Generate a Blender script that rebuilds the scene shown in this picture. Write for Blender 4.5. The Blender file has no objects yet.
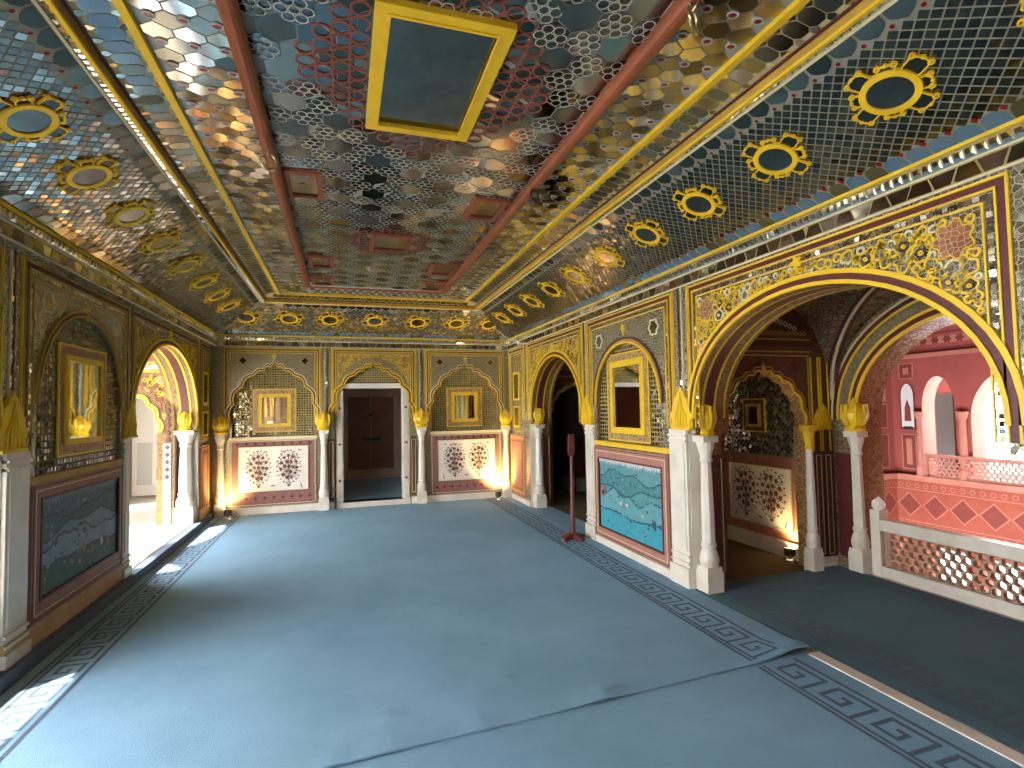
import bpy, math, random
from mathutils import Vector, Matrix
from mathutils.geometry import tessellate_polygon
PI = math.pi
rnd = random.Random(7)
C = bpy.context.scene.collection
sc = bpy.context.scene
# ------------------------------------------------------------------ camera
cam = bpy.data.objects.new('camera', bpy.data.cameras.new('camera')); C.objects.link(cam)
F_PX, YAW, PITCH, ROLL, EYE = 534.04, 0.3069, 0.0450, -0.0185, 1.6
def cam_axes():
    cy, sy, cp, sp = math.cos(YAW), math.sin(YAW), math.cos(PITCH), math.sin(PITCH)
    fw = Vector((sy*cp, cy*cp, sp)); r0 = Vector((cy, -sy, 0)); u0 = r0.cross(fw)
    return r0*math.cos(ROLL)+u0*math.sin(ROLL), -r0*math.sin(ROLL)+u0*math.cos(ROLL), fw
r_, u_, f_ = cam_axes()
m = Matrix((r_, u_, -f_)).transposed().to_4x4(); m.translation = (0, 0, EYE)
cam.matrix_world = m
cam.data.sensor_width = 36; cam.data.lens = F_PX/1024*36; cam.data.clip_start = 0.05
sc.camera = cam
# ------------------------------------------------------------------ world, sun, exposure
w = bpy.data.worlds.new('sky'); sc.world = w; w.use_nodes = True
bg = w.node_tree.nodes['Background']
bg.inputs[0].default_value = (0.95, 0.97, 1.0, 1); bg.inputs[1].default_value = 15.0
sun = bpy.data.objects.new('sun', bpy.data.lights.new('sun', 'SUN')); C.objects.link(sun)
sun.data.energy = 18.0; sun.data.angle = 0.01; sun.data.color = (1.0, 0.95, 0.86)
sun.rotation_euler = Vector((1.0, 0.45, -1.02)).to_track_quat('-Z', 'Y').to_euler()
sc.view_settings.view_transform = 'Standard'; sc.view_settings.look = 'None'
sc.view_settings.exposure = 0.6; sc.view_settings.gamma = 1.0; sc.view_settings.use_curve_mapping = False
sc.cycles.use_denoising = True; sc.cycles.max_bounces = 14; sc.cycles.diffuse_bounces = 8
sc.cycles.glossy_bounces = 8; sc.cycles.sample_clamp_indirect = 8.0
sc.cycles.caustics_reflective = True; sc.cycles.blur_glossy = 0.6
# ------------------------------------------------------------------ room numbers (metres)
XL, XR, D, YF = -1.88, 2.88, 9.30, -3.80      # hall: left wall, right wall, back wall, end behind the camera
ZC, CW, CH = 2.84, 0.73, 0.40                  # cornice height, cove width and rise
T = 0.34                                       # wall thickness
XAL, XAR, XJ = -3.75, 4.42, 4.66               # outer sides of the left and right aisles, jali plane
# ------------------------------------------------------------------ materials
MATS = {}
def mat(name, col, rough=0.7, metal=0.0, emit=None, noise=None, bump=None):
    if name in MATS: return MATS[name]
    mm = bpy.data.materials.new(name); mm.use_nodes = True
    nt = mm.node_tree; b = nt.nodes['Principled BSDF']
    b.inputs['Base Color'].default_value = (*col, 1); b.inputs['Roughness'].default_value = rough
    b.inputs['Metallic'].default_value = metal
    if emit:
        b.inputs['Emission Color'].default_value = (*emit[0], 1); b.inputs['Emission Strength'].default_value = emit[1]
    tc = None
    if noise:      # (scale, other colour, contrast)
        tc = nt.nodes.new('ShaderNodeTexCoord')
        n = nt.nodes.new('ShaderNodeTexNoise'); n.inputs['Scale'].default_value = noise[0]; n.inputs['Detail'].default_value = 6
        n.inputs['Roughness'].default_value = 0.62
        nt.links.new(tc.outputs['Object'], n.inputs['Vector'])
        r = nt.nodes.new('ShaderNodeValToRGB'); k = noise[2] if len(noise) > 2 else 0.2
        r.color_ramp.elements[0].position = 0.5-k; r.color_ramp.elements[1].position = 0.5+k
        r.color_ramp.elements[0].color = (*noise[1], 1); r.color_ramp.elements[1].color = (*col, 1)
        nt.links.new(n.outputs['Fac'], r.inputs['Fac']); nt.links.new(r.outputs['Color'], b.inputs['Base Color'])
    if bump:       # (scale, strength)
        if tc is None: tc = nt.nodes.new('ShaderNodeTexCoord')
        n = nt.nodes.new('ShaderNodeTexNoise'); n.inputs['Scale'].default_value = bump[0]; n.inputs['Detail'].default_value = 4
        nt.links.new(tc.outputs['Object'], n.inputs['Vector'])
        bp = nt.nodes.new('ShaderNodeBump'); bp.inputs['Strength'].default_value = bump[1]; bp.inputs['Distance'].default_value = 0.02
        nt.links.new(n.outputs['Fac'], bp.inputs['Height']); nt.links.new(bp.outputs['Normal'], b.inputs['Normal'])
    MATS[name] = mm
    return mm
def mosaic(name, ca, cb, grout, scale, tilt=0.22, edge=0.06, rough=0.22, metal=0.85):
    """small irregular mirror pieces set in plaster, each at its own slight angle"""
    mm = bpy.data.materials.new(name); mm.use_nodes = True; nt = mm.node_tree; b = nt.nodes['Principled BSDF']
    N = nt.nodes.new; Lk = nt.links.new
    tc = N('ShaderNodeTexCoord')
    v = N('ShaderNodeTexVoronoi'); v.inputs['Scale'].default_value = scale; v.inputs['Randomness'].default_value = 0.75
    e = N('ShaderNodeTexVoronoi'); e.feature = 'DISTANCE_TO_EDGE'; e.inputs['Scale'].default_value = scale; e.inputs['Randomness'].default_value = 0.75
    Lk(tc.outputs['Object'], v.inputs['Vector']); Lk(tc.outputs['Object'], e.inputs['Vector'])
    lt = N('ShaderNodeMath'); lt.operation = 'LESS_THAN'; lt.inputs[1].default_value = edge; Lk(e.outputs['Distance'], lt.inputs[0])
    sep = N('ShaderNodeSeparateColor'); Lk(v.outputs['Color'], sep.inputs[0])
    mx = N('ShaderNodeMix'); mx.data_type = 'RGBA'; mx.inputs[6].default_value = (*ca, 1); mx.inputs[7].default_value = (*cb, 1)
    Lk(sep.outputs[0], mx.inputs[0])
    m2 = N('ShaderNodeMix'); m2.data_type = 'RGBA'; m2.inputs[7].default_value = (*grout, 1)
    Lk(lt.outputs[0], m2.inputs[0]); Lk(mx.outputs[2], m2.inputs[6]); Lk(m2.outputs[2], b.inputs['Base Color'])
    mt = N('ShaderNodeMath'); mt.operation = 'MULTIPLY_ADD'; mt.inputs[1].default_value = -metal; mt.inputs[2].default_value = metal
    Lk(lt.outputs[0], mt.inputs[0]); Lk(mt.outputs[0], b.inputs['Metallic'])
    rr = N('ShaderNodeMath'); rr.operation = 'MULTIPLY_ADD'; rr.inputs[1].default_value = 0.75-rough; rr.inputs[2].default_value = rough
    Lk(lt.outputs[0], rr.inputs[0]); Lk(rr.outputs[0], b.inputs['Roughness'])
    g = N('ShaderNodeNewGeometry')
    s1 = N('ShaderNodeVectorMath'); s1.operation = 'SUBTRACT'; s1.inputs[1].default_value = (.5, .5, .5); Lk(v.outputs['Color'], s1.inputs[0])
    s2 = N('ShaderNodeVectorMath'); s2.operation = 'SCALE'; s2.inputs['Scale'].default_value = tilt; Lk(s1.outputs[0], s2.inputs[0])
    s3 = N('ShaderNodeVectorMath'); s3.operation = 'ADD'; Lk(g.outputs['Normal'], s3.inputs[0]); Lk(s2.outputs[0], s3.inputs[1])
    s4 = N('ShaderNodeVectorMath'); s4.operation = 'NORMALIZE'; Lk(s3.outputs[0], s4.inputs[0]); Lk(s4.outputs[0], b.inputs['Normal'])
    MATS[name] = mm; return mm
YEL = mat('yellow_paint', (0.80, 0.53, 0.015), 0.45, noise=(9, (0.64, 0.39, 0.012), 0.25))
OCH = mat('ochre_paint', (0.50, 0.31, 0.05), 0.6, noise=(7, (0.33, 0.19, 0.03), 0.2))
PALE = mat('pale_line', (0.62, 0.55, 0.33), 0.6)
DRED = mat('dark_red', (0.13, 0.018, 0.018), 0.5, noise=(40, (0.05, 0.008, 0.01), 0.2))
RDOT = mat('red_glass', (0.20, 0.008, 0.012), 0.15)
BEAM = mat('orange_red_paint', (0.27, 0.072, 0.022), 0.42, noise=(8, (0.19, 0.045, 0.016), 0.2))
RING = mat('brown_red_line', (0.20, 0.055, 0.035), 0.5)
REDF = mat('red_frame_paint', (0.31, 0.08, 0.035), 0.5, noise=(12, (0.21, 0.05, 0.025), 0.2))
MARB = mat('white_marble', (0.74, 0.69, 0.60), 0.38, noise=(5, (0.58, 0.52, 0.43), 0.22))
PLAS = mat('cream_plaster', (0.68, 0.60, 0.48), 0.7, noise=(4, (0.50, 0.42, 0.32), 0.2))
GRP = mat('pale_grout', (0.40, 0.40, 0.35), 0.8)
GRD = mat('grey_grout', (0.20, 0.20, 0.155), 0.8)
GRB = mat('straw_grout', (0.42, 0.38, 0.20), 0.8); GRC = mat('slate_grout', (0.27, 0.285, 0.27), 0.8)
OCHD = mat('dull_ochre_grout', (0.17, 0.135, 0.06), 0.8)
GRY = mat('ochre_grout', (0.30, 0.235, 0.085), 0.8)
MD = mat('dark_mirror', (0.17, 0.165, 0.135), 0.12, 1.0)
MM = mat('grey_mirror', (0.40, 0.385, 0.32), 0.12, 1.0)
ML = mat('bright_mirror', (0.85, 0.83, 0.76), 0.10, 1.0)
MB_ = mat('blue_glass', (0.16, 0.30, 0.48), 0.12, 0.6)
MBD = mat('blue_mirror', (0.24, 0.29, 0.32), 0.2, 1.0)
MY = mat('amber_mirror', (0.36, 0.28, 0.12), 0.22, 1.0)
GLASS = mat('mirror_glass', (0.80, 0.82, 0.80), 0.03, 1.0, bump=(3, 0.02))
OLDG = mat('tarnished_mirror', (0.32, 0.31, 0.27), 0.12, 1.0, noise=(6, (0.21, 0.20, 0.17), 0.2))
MOS = mosaic('mirror_mosaic', (0.31, 0.295, 0.235), (0.50, 0.47, 0.37), (0.34, 0.29, 0.16), 30, tilt=.16)
MOSF = mosaic('fine_mirror_mosaic', (0.22, 0.19, 0.12), (0.34, 0.30, 0.20), (0.23, 0.17, 0.07), 44, tilt=.10, metal=.6, rough=.32)
INLAY = mosaic('inlay_frame', (0.30, 0.16, 0.07), (0.55, 0.40, 0.16), (0.22, 0.09, 0.04), 42, metal=0.3, rough=0.4)
BRED = mosaic('brown_red_inlay', (0.22, 0.06, 0.03), (0.36, 0.13, 0.06), (0.45, 0.33, 0.18), 34, metal=0.2, rough=0.35)
VAULT = mosaic('painted_vault', (0.16, 0.14, 0.09), (0.30, 0.24, 0.12), (0.10, 0.03, 0.02), 22, metal=0.25, rough=0.45)
GOLDW = mosaic('gold_painted_wall', (0.16, 0.09, 0.02), (0.22, 0.14, 0.03), (0.10, 0.03, 0.015), 30, metal=0.0, rough=0.6)
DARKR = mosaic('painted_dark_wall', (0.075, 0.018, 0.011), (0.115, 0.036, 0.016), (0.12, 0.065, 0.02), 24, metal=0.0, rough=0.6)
REVEAL = mosaic('painted_reveal', (0.20, 0.12, 0.045), (0.30, 0.21, 0.09), (0.13, 0.03, 0.02), 42, metal=0.3, rough=0.4)
DADO = mosaic('pink_dado', (0.25, 0.105, 0.085), (0.30, 0.14, 0.115), (0.19, 0.07, 0.06), 38, metal=0.0, rough=0.7, tilt=0.0, edge=0.05)
DADO2 = mat('terracotta_dado', (0.46, 0.19, 0.11), 0.7, noise=(14, (0.36, 0.13, 0.08), 0.2))
CARP = mat('blue_carpet', (0.235, 0.425, 0.585), 0.95, noise=(1.1, (0.165, 0.325, 0.465), 0.22), bump=(260, 0.35))  # broad mottling is wear plus skylight patches painted into the colour
KEY = mat('carpet_key', (0.10, 0.14, 0.205), 0.95, noise=(5, (0.07, 0.10, 0.16), 0.2), bump=(260, 0.35))
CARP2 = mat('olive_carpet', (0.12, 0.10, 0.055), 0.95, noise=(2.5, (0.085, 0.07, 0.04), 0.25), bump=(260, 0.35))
STONE = mat('white_stone_floor', (0.44, 0.42, 0.37), 0.5, noise=(3, (0.35, 0.33, 0.29), 0.2))
WOOD = mat('old_wood', (0.30, 0.18, 0.11), 0.55, noise=(6, (0.19, 0.11, 0.065), 0.2))
MAROON = mat('maroon_paint', (0.10, 0.018, 0.016), 0.4)
IRON = mat('black_iron', (0.05, 0.045, 0.04), 0.4, 0.6)
BRASS = mat('aged_brass', (0.45, 0.38, 0.22), 0.3, 1.0)
BLACK = mat('black_metal', (0.035, 0.03, 0.028), 0.5)
PINK = mat('pink_plaster', (0.25, 0.052, 0.042), 0.8, noise=(3, (0.19, 0.036, 0.028), 0.22))
PINKL = mat('pale_pink_plaster', (0.34, 0.135, 0.095), 0.8, noise=(3, (0.27, 0.095, 0.065), 0.2))
PRED = mat('brick_red_paint', (0.15, 0.022, 0.014), 0.8, noise=(4, (0.11, 0.016, 0.010), 0.2))
PORA = mat('orange_red_wall', (0.24, 0.048, 0.024), 0.8, noise=(4, (0.19, 0.036, 0.018), 0.2))
OUT = mat('sunlit_plaster', (0.50, 0.44, 0.35), 0.8)
WHITE = mat('white_paint', (0.70, 0.69, 0.65), 0.5)
GREYP = mat('grey_panel', (0.45, 0.46, 0.44), 0.5)
GREYD = mat('dull_grey_plaster', (0.16, 0.15, 0.13), 0.8, noise=(4, (0.10, 0.09, 0.08), 0.2))
LAMP = mat('lamp_lens', (1, .9, .7), 0.3, emit=((1.0, 0.78, 0.42), 60))
# ------------------------------------------------------------------ frames and mesh builder
class Frame:
    def __init__(s, o, u, v, n): s.o, s.u, s.v, s.n = Vector(o), Vector(u).normalized(), Vector(v).normalized(), Vector(n).normalized()
    def __call__(s, a, b, d=0.0): return s.o + s.u*a + s.v*b + s.n*d
FR = Frame((XR, 0, 0), (0, 1, 0), (0, 0, 1), (-1, 0, 0))
XLW = -1.96                                    # left wall face; its cornice stands 8 cm proud
FL = Frame((XLW, 0, 0), (0, 1, 0), (0, 0, 1), (1, 0, 0))
FB = Frame((0, D, 0), (1, 0, 0), (0, 0, 1), (0, -1, 0))
FF = Frame((0, YF, 0), (1, 0, 0), (0, 0, 1), (0, 1, 0))
FW = Frame((0, 0, 0), (1, 0, 0), (0, 1, 0), (0, 0, 1))
class MB:
    def __init__(s): s.v, s.f, s.mi, s.ms = [], [], [], []
    def m(s, mt):
        if mt not in s.ms: s.ms.append(mt)
        return s.ms.index(mt)
    def add(s, vs, fs, mt):
        b = len(s.v); s.v += [Vector(p) for p in vs]; k = s.m(mt)
        for f in fs: s.f.append([b+i for i in f]); s.mi.append(k)
    def ngon(s, F, pts, d, mt): s.add([F(a, b, d) for a, b in pts], [list(range(len(pts)))], mt)
    def slab(s, F, pts, d0, d1, mt, side=None):
        n = len(pts); vs = [F(a, b, d1) for a, b in pts] + [F(a, b, d0) for a, b in pts]
        s.add(vs, [list(range(n)), list(range(2*n-1, n-1, -1))], mt)
        s.add(vs, [[i, (i+1) % n, n+(i+1) % n, n+i] for i in range(n)], side or mt)
    def rect(s, F, a0, b0, a1, b1, d0, d1, mt): s.slab(F, [(a0, b0), (a1, b0), (a1, b1), (a0, b1)], d0, d1, mt)
    def box(s, p0, p1, mt): s.rect(FW, p0[0], p0[1], p1[0], p1[1], p0[2], p1[2], mt)
    def poly(s, F, loops, d0, d1, mt, side=None, back=None):
        """a flat plate with holes: loops[0] is the outline"""
        tr = tessellate_polygon([[Vector((a, b, 0)) for a, b in l] for l in loops])
        fl = [p for l in loops for p in l]; n = len(fl)
        vs = [F(a, b, d1) for a, b in fl] + [F(a, b, d0) for a, b in fl]
        s.add(vs, [list(t) for t in tr], mt); s.add(vs, [[n+t[2], n+t[1], n+t[0]] for t in tr], back or mt)
        k = 0; q = []
        for l in loops:
            for i in range(len(l)): j = (i+1) % len(l); q.append([k+i, k+j, n+k+j, n+k+i])
            k += len(l)
        s.add(vs, q, side or mt)
    def band(s, F, A, B, d0, d1, mt):
        """raised strip between two outlines with as many points each"""
        n = len(A); vs = [F(*p, d1) for p in A]+[F(*p, d1) for p in B]+[F(*p, d0) for p in A]+[F(*p, d0) for p in B]
        fs = []
        for i in range(n-1): fs += [[i, i+1, n+i+1, n+i], [2*n+i, i, i+1, 2*n+i+1][::-1], [3*n+i, n+i, n+i+1, 3*n+i+1]]
        fs += [[0, n, 3*n, 2*n], [n-1, 2*n-1, 4*n-1, 3*n-1]]
        s.add(vs, fs, mt)
    def stroke(s, F, pts, wd, d0, d1, mt, closed=False, flat=False):
        P = [Vector(p) for p in pts]; n = len(P); L, R = [], []
        for i in range(n):
            a = P[(i-1) % n] if (closed or i > 0) else P[i]; c = P[(i+1) % n] if (closed or i < n-1) else P[i]
            t1 = (P[i]-a); t2 = (c-P[i])
            t1 = t1.normalized() if t1.length > 1e-9 else t2.normalized(); t2 = t2.normalized() if t2.length > 1e-9 else t1
            n1 = Vector((-t1.y, t1.x)); n2 = Vector((-t2.y, t2.x)); mm = n1+n2
            mm = mm.normalized() if mm.length > 1e-6 else n1
            k = wd/2/max(0.35, mm.dot(n1)); L.append(tuple(P[i]+mm*k)); R.append(tuple(P[i]-mm*k))
        if closed: L.append(L[0]); R.append(R[0])
        if flat:
            k = len(L); s.add([F(*p, d1) for p in L]+[F(*p, d1) for p in R], [[i, i+1, k+i+1, k+i] for i in range(k-1)], mt)
        else: s.band(F, L, R, d0, d1, mt)
    def tile(s, F, pts, mt, inset=0.004, h=0.003, tilt=0.02):
        n = len(pts); cu = sum(p[0] for p in pts)/n; cv = sum(p[1] for p in pts)/n
        r = max(math.hypot(p[0]-cu, p[1]-cv) for p in pts); k = max(0.3, 1-inset/r*1.3)
        ta, tb = rnd.gauss(0, tilt), rnd.gauss(0, tilt)
        s.add([F(cu+(a-cu)*k, cv+(b-cv)*k, h+(a-cu)*k*ta+(b-cv)*k*tb) for a, b in pts], [list(range(n))], mt)
    def bead(s, F, pts, mt, h0, h):
        n = len(pts); cu = sum(p[0] for p in pts)/n; cv = sum(p[1] for p in pts)/n
        s.add([F(cu+(a-cu)*.88, cv+(b-cv)*.88, h0) for a, b in pts]+[F(cu+(a-cu)*.45, cv+(b-cv)*.45, h0+h) for a, b in pts],
              [[i, (i+1) % n, n+(i+1) % n, n+i] for i in range(n)]+[list(range(n, 2*n))], mt)
    def lathe(s, c, prof, mt, seg=16, ph=0.0, axis=None, cap=True):
        c = Vector(c); vs = []; fs = []; n = len(prof)
        ex, ey, ez = axis or (Vector((1, 0, 0)), Vector((0, 1, 0)), Vector((0, 0, 1)))
        for r, z in prof:
            for k in range(seg): a = 2*PI*k/seg+ph; vs.append(c+ex*(r*math.cos(a))+ey*(r*math.sin(a))+ez*z)
        for i in range(n-1):
            for k in range(seg): j = (k+1) % seg; fs.append([i*seg+k, i*seg+j, (i+1)*seg+j, (i+1)*seg+k])
        if cap: fs += [list(range(seg))[::-1], [(n-1)*seg+k for k in range(seg)]]
        s.add(vs, fs, mt)
    def tube(s, pts, r, mt, seg=10, closed=False):
        P = [Vector(p) for p in pts]; n = len(P); vs = []; fs = []
        for i in range(n):
            t = (P[(i+1) % n]-P[(i-1) % n]) if closed or 0 < i < n-1 else (P[1]-P[0] if i == 0 else P[-1]-P[-2])
            t.normalize(); up = Vector((0, 0, 1)) if abs(t.z) < .9 else Vector((1, 0, 0))
            a = t.cross(up).normalized(); b = a.cross(t)
            for k in range(seg): q = 2*PI*k/seg; vs.append(P[i]+a*(r*math.cos(q))+b*(r*math.sin(q)))
        for i in range(n if closed else n-1):
            j = (i+1) % n
            for k in range(seg): l = (k+1) % seg; fs.append([i*seg+k, i*seg+l, j*seg+l, j*seg+k])
        if not closed: fs += [list(range(seg)), [(n-1)*seg+k for k in range(seg)]]
        s.add(vs, fs, mt)
    def build(s, name, parent=None, origin=None, smooth=False):
        o0 = Vector(origin) if origin is not None else (world_pos(parent) if parent else Vector())
        me = bpy.data.meshes.new(name); me.from_pydata([tuple(p-o0) for p in s.v], [], s.f)
        for mt in s.ms: me.materials.append(mt)
        me.polygons.foreach_set('material_index', s.mi)
        if smooth: me.polygons.foreach_set('use_smooth', [True]*len(s.f))
        me.update()
        o = bpy.data.objects.new(name, me); C.objects.link(o)
        if parent: o.parent = parent
        if origin is not None: o.location = o0 - (world_pos(parent) if parent else Vector())
        return o
def world_pos(o):
    p = Vector(o.location)
    while o.parent: o = o.parent; p += Vector(o.location)
    return p
def tag(o, label, cat, group=None):
    o['label'] = label; o['category'] = cat
    if group: o['group'] = group
    return o
def thing(name, label, cat, loc, group=None):
    o = bpy.data.objects.new(name, None); C.objects.link(o); o.location = loc; o.empty_display_size = .1
    return tag(o, label, cat, group)
def struct(mb, name):
    o = mb.build(name); o['kind'] = 'structure'; return o
ORD = ['first', 'second', 'third', 'fourth', 'fifth', 'sixth', 'seventh', 'eighth', 'ninth', 'tenth', 'eleventh']
# ------------------------------------------------------------------ outlines
def arch(u0, u1, vs, va, kind='round', n=28):
    uc, a, h = (u0+u1)/2, (u1-u0)/2, va-vs
    if kind == 'round':
        return [(uc-a*math.cos(PI*i/n), vs+h*math.sin(PI*i/n)**0.92) for i in range(n+1)]
    cus = [0, 20, 42, 62, 76]; half = []
    def e(t): return Vector((-a*math.cos(math.radians(t)), h*0.88*math.sin(math.radians(t))))
    for k in range(len(cus)-1):
        p, q = e(cus[k]), e(cus[k+1]); d = q-p; nrm = Vector((-d.y, d.x)).normalized()
        if nrm.dot(p+q) < 0: nrm = -nrm
        for j in range(6):
            t = j/6; half.append(p+d*t+nrm*(d.length*0.20*math.sin(PI*t)))
    p, q = e(cus[-1]), Vector((0, h))
    for j in range(5):
        t = j/5; x = p+(q-p)*t; half.append(x+Vector((0, 0.035*h*math.sin(2*PI*t))))
    L = [(uc+p.x, vs+p.y) for p in half]
    return L + [(uc, va)] + [(2*uc-x, y) for x, y in reversed(L)]
def arch_top(u, u0, u1, vs, va):
    uc, a = (u0+u1)/2, (u1-u0)/2; t = (u-uc)/a
    return vs if abs(t) >= 1 else vs+(va-vs)*math.sqrt(1-t*t)
def circle(cu, cv, r, n=14, sq=1.0, ph=0): return [(cu+r*math.cos(2*PI*k/n+ph), cv+r*sq*math.sin(2*PI*k/n+ph)) for k in range(n)]
def lobed(cu, cv, r, lobes=8, amp=.18, n=48, sq=1.0, ph=0):
    return [(cu+r*(1+amp*math.cos(lobes*2*PI*k/n))*math.cos(2*PI*k/n+ph), cv+sq*r*(1+amp*math.cos(lobes*2*PI*k/n))*math.sin(2*PI*k/n+ph)) for k in range(n)]
# ================================================================== FLOOR
fl = MB()
fl.box((XL-T-.02, YF-.5, -0.12), (XR+.02, D+.02, 0.0), STONE)                  # hall, under the carpets
fl.box((XAL-2.5, YF-1.5, -0.12), (XLW, D+4.5, 0.10), STONE)           # raised left aisle
fl.box((XR+.02, YF-.5, -0.12), (XJ+.10, 1.5, 0.0), STONE)
fl.box((XR+.02, 1.5, -0.12), (XJ+.10, 4.1, 0.0), STONE)
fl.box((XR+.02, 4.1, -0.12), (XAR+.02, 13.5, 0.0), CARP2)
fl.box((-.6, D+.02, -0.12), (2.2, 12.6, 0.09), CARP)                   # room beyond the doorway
fl.box((XJ+.10, -2, -1.75), (10.5, 8.5, -1.6), STONE)                  # sunk courtyard
struct(fl, 'floor')
# ================================================================== WALL CORES
ARCH1L = (6.05, 8.48, 1.42, 2.41)
NICHEL = (4.38, 5.79, 1.68, 2.38)
ARCH1, ARCH2, NICHE = (6.17, 8.07, 1.42, 2.33), (1.64, 3.90, 1.48, 2.35), (4.42, 5.76, 1.62, 2.27)
MIR = 2.77                                                              # the hall mirrors itself about this line
def mirror(a): return (2*MIR-a[1], 2*MIR-a[0], a[2], a[3])
def core(F, u0, u1, vtop, doors, niches, name, front, d_back=-T, kind='round', back=PLAS, side=REVEAL):
    out = [(u0, -.1)]
    for dr in sorted(doors):
        g = .11 if kind == 'round' and d_back == -T else 0             # below the capitals the opening is wider
        g0 = .06 if dr == ARCH1L else g
        out += ([(dr[0]-g0, -.1), (dr[0]-g0, 1.34), (dr[0], 1.34)] if g else [(dr[0], -.1)]) + arch(*dr[:4], kind) + ([(dr[1], 1.34), (dr[1]+g, 1.34), (dr[1]+g, -.1)] if g else [(dr[1], -.1)])
    out += [(u1, -.1), (u1, vtop), (u0, vtop)]
    holes = [[(n[0], 1.2)] + arch(*n[:4], kind) + [(n[1], 1.2)] for n in niches]
    mb = MB(); mb.poly(F, [out]+holes, d_back, 0, front, side, back)
    return struct(mb, name)
wall_right = core(FR, YF-.3, D+.3, 3.5, [ARCH1, ARCH2, mirror(ARCH1)], [NICHE, mirror(NICHE)], 'wall_right', MOS)
wall_left = core(FL, YF-.3, D+.3, 3.5, [ARCH1L, ARCH2, mirror(ARCH1L)], [NICHEL, mirror(NICHEL)], 'wall_left', MOS)
BN = [(-1.66, -.44, 1.45, 2.40), (1.47, 2.69, 1.45, 2.40)]
BDOOR = (-0.13, 1.10, 1.45, 2.40)
wall_back = core(FB, XL-T, XR+T, 3.5, [BDOOR], BN, 'wall_back', MOSF, -.30, 'cusp')
wall_front = core(FF, XL-T, XR+T, 3.5, [], [], 'wall_front', MOS, -.30)
# ------------------------------------------------------------------ wall decoration
def u_path(u0, u1, v0, v1, o): return [(u0+o, v0), (u0+o, v1-o), (u1-o, v1-o), (u1-o, v0)]
def border(F, u0, u1, par, v0=1.40, v1=2.63, fine=False, slim=False):
    mb = MB(); s = .75 if fine else 1.0; Y_ = OCH if slim else YEL; q_ = .6 if slim else 1
    for o, wd, mt, h in ((.006, .013*q_, Y_, .012), (.030*s, .030*s, DRED, .006), (.053*s, .010*q_, Y_, .012), (.107*s, .009*q_, Y_, .010)):
        mb.stroke(F, u_path(u0, u1, v0, v1, o), wd, 0, h, mt)
    if not fine:                                                      # row of small mirrors between the yellow lines
        p = u_path(u0, u1, v0, v1, .081*s)
        for (a, b), (c, d) in zip(p, p[1:]):
            L = math.hypot(c-a, d-b); n = max(1, int(L/.034)); tx, ty = (c-a)/L, (d-b)/L; q = .015*s
            for i in range(n):
                t0, t1 = i*L/n, (i+1)*L/n
                mb.tile(F, [(a+tx*t0-ty*q, b+ty*t0+tx*q), (a+tx*t1-ty*q, b+ty*t1+tx*q), (a+tx*t1+ty*q, b+ty*t1-tx*q), (a+tx*t0+ty*q, b+ty*t0-tx*q)], ML, .004, .006, .10)
    return mb.build('border_frame', par)
def arch_band(F, A, par, kind='round', wide=1.0, mats=(YEL, DRED, YEL), v0=None):
    mb = MB(); o = 0
    for wd, mt, h in ((.026*wide, mats[0], .022), (.040*wide, mats[1], .012), (.030*wide, mats[2], .020)):
        a = arch(A[0]-o, A[1]+o, A[2], A[3]+o, kind); o += wd; b = arch(A[0]-o, A[1]+o, A[2], A[3]+o, kind)
        mb.band(F, a, b, 0, h, mt)
    return mb.build('arch_moulding', par)
def vines(F, A, u0, u1, par, v1=2.63, dens=160, rmin=.022, rmax=.062, cols=(YEL,), wd=.009, flowers=True, fr=.085, mg=.125):
    mb = MB(); got = []; lim = lambda u: arch_top(u, A[0]-.10, A[1]+.10, A[2], A[3]+.10)
    f = [(u0+mg+fr+.03, v1-mg-fr-.03), (u1-mg-fr-.03, v1-mg-fr-.03)] if flowers else []
    for c in f: got.append((c[0], c[1], fr*1.15))
    st = rmax*1.25; pts = []
    rows = int((v1-1.5)/(st*.8))
    for a in range(rows):
        n = int((u1-u0)/st)
        for b in range(n): pts.append((u0+mg+(b+.5*(a % 2)+.2)*st+rnd.uniform(-.2, .2)*st, 1.52+a*st*.8+rnd.uniform(-.2, .2)*st))
    pts += [(u0+mg+rnd.random()*(u1-u0-2*mg), 1.5+rnd.random()*(v1-1.5)) for _ in range(dens*14)]
    for cu, cv in pts:
        r = min(rmax*rnd.uniform(.75, 1), cu-u0-mg, u1-mg-cu, v1-mg-cv)
        if r < rmin: continue
        while r >= rmin and any(cv+r*math.sin(q) < lim(cu+r*math.cos(q)) for q in (0, .8, 1.57, 2.36, PI, -.8, -1.57, -2.36)): r -= .003
        if r < rmin: continue
        for a, b, c in got:
            r = min(r, math.hypot(cu-a, cv-b)-c+.005)
            if r < rmin: break
        if r >= rmin: got.append((cu, cv, r))
    for i, (cu, cv, r) in enumerate(got):
        if i < len(f):
            mb.slab(F, lobed(cu, cv, fr, 7, .16), 0, .012, BRED); mb.stroke(F, lobed(cu, cv, fr*1.05, 7, .16), .007, 0, .010, YEL, True); continue
        c = rnd.choice(cols)
        mb.stroke(F, lobed(cu, cv, r*.92, rnd.choice((3, 4, 5, 6)), .08, 20, ph=rnd.random()*3), wd, 0, .009, c, True)
        if r > .04:
            mb.tile(F, lobed(cu, cv, r*.62, 5, .12, 20), rnd.choice((MM, ML)), .003, .005, .06); mb.stroke(F, circle(cu, cv, r*.2, 6), wd*.6, 0, .010, c, True)
    return mb.build('vine_inlay', par)
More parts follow.
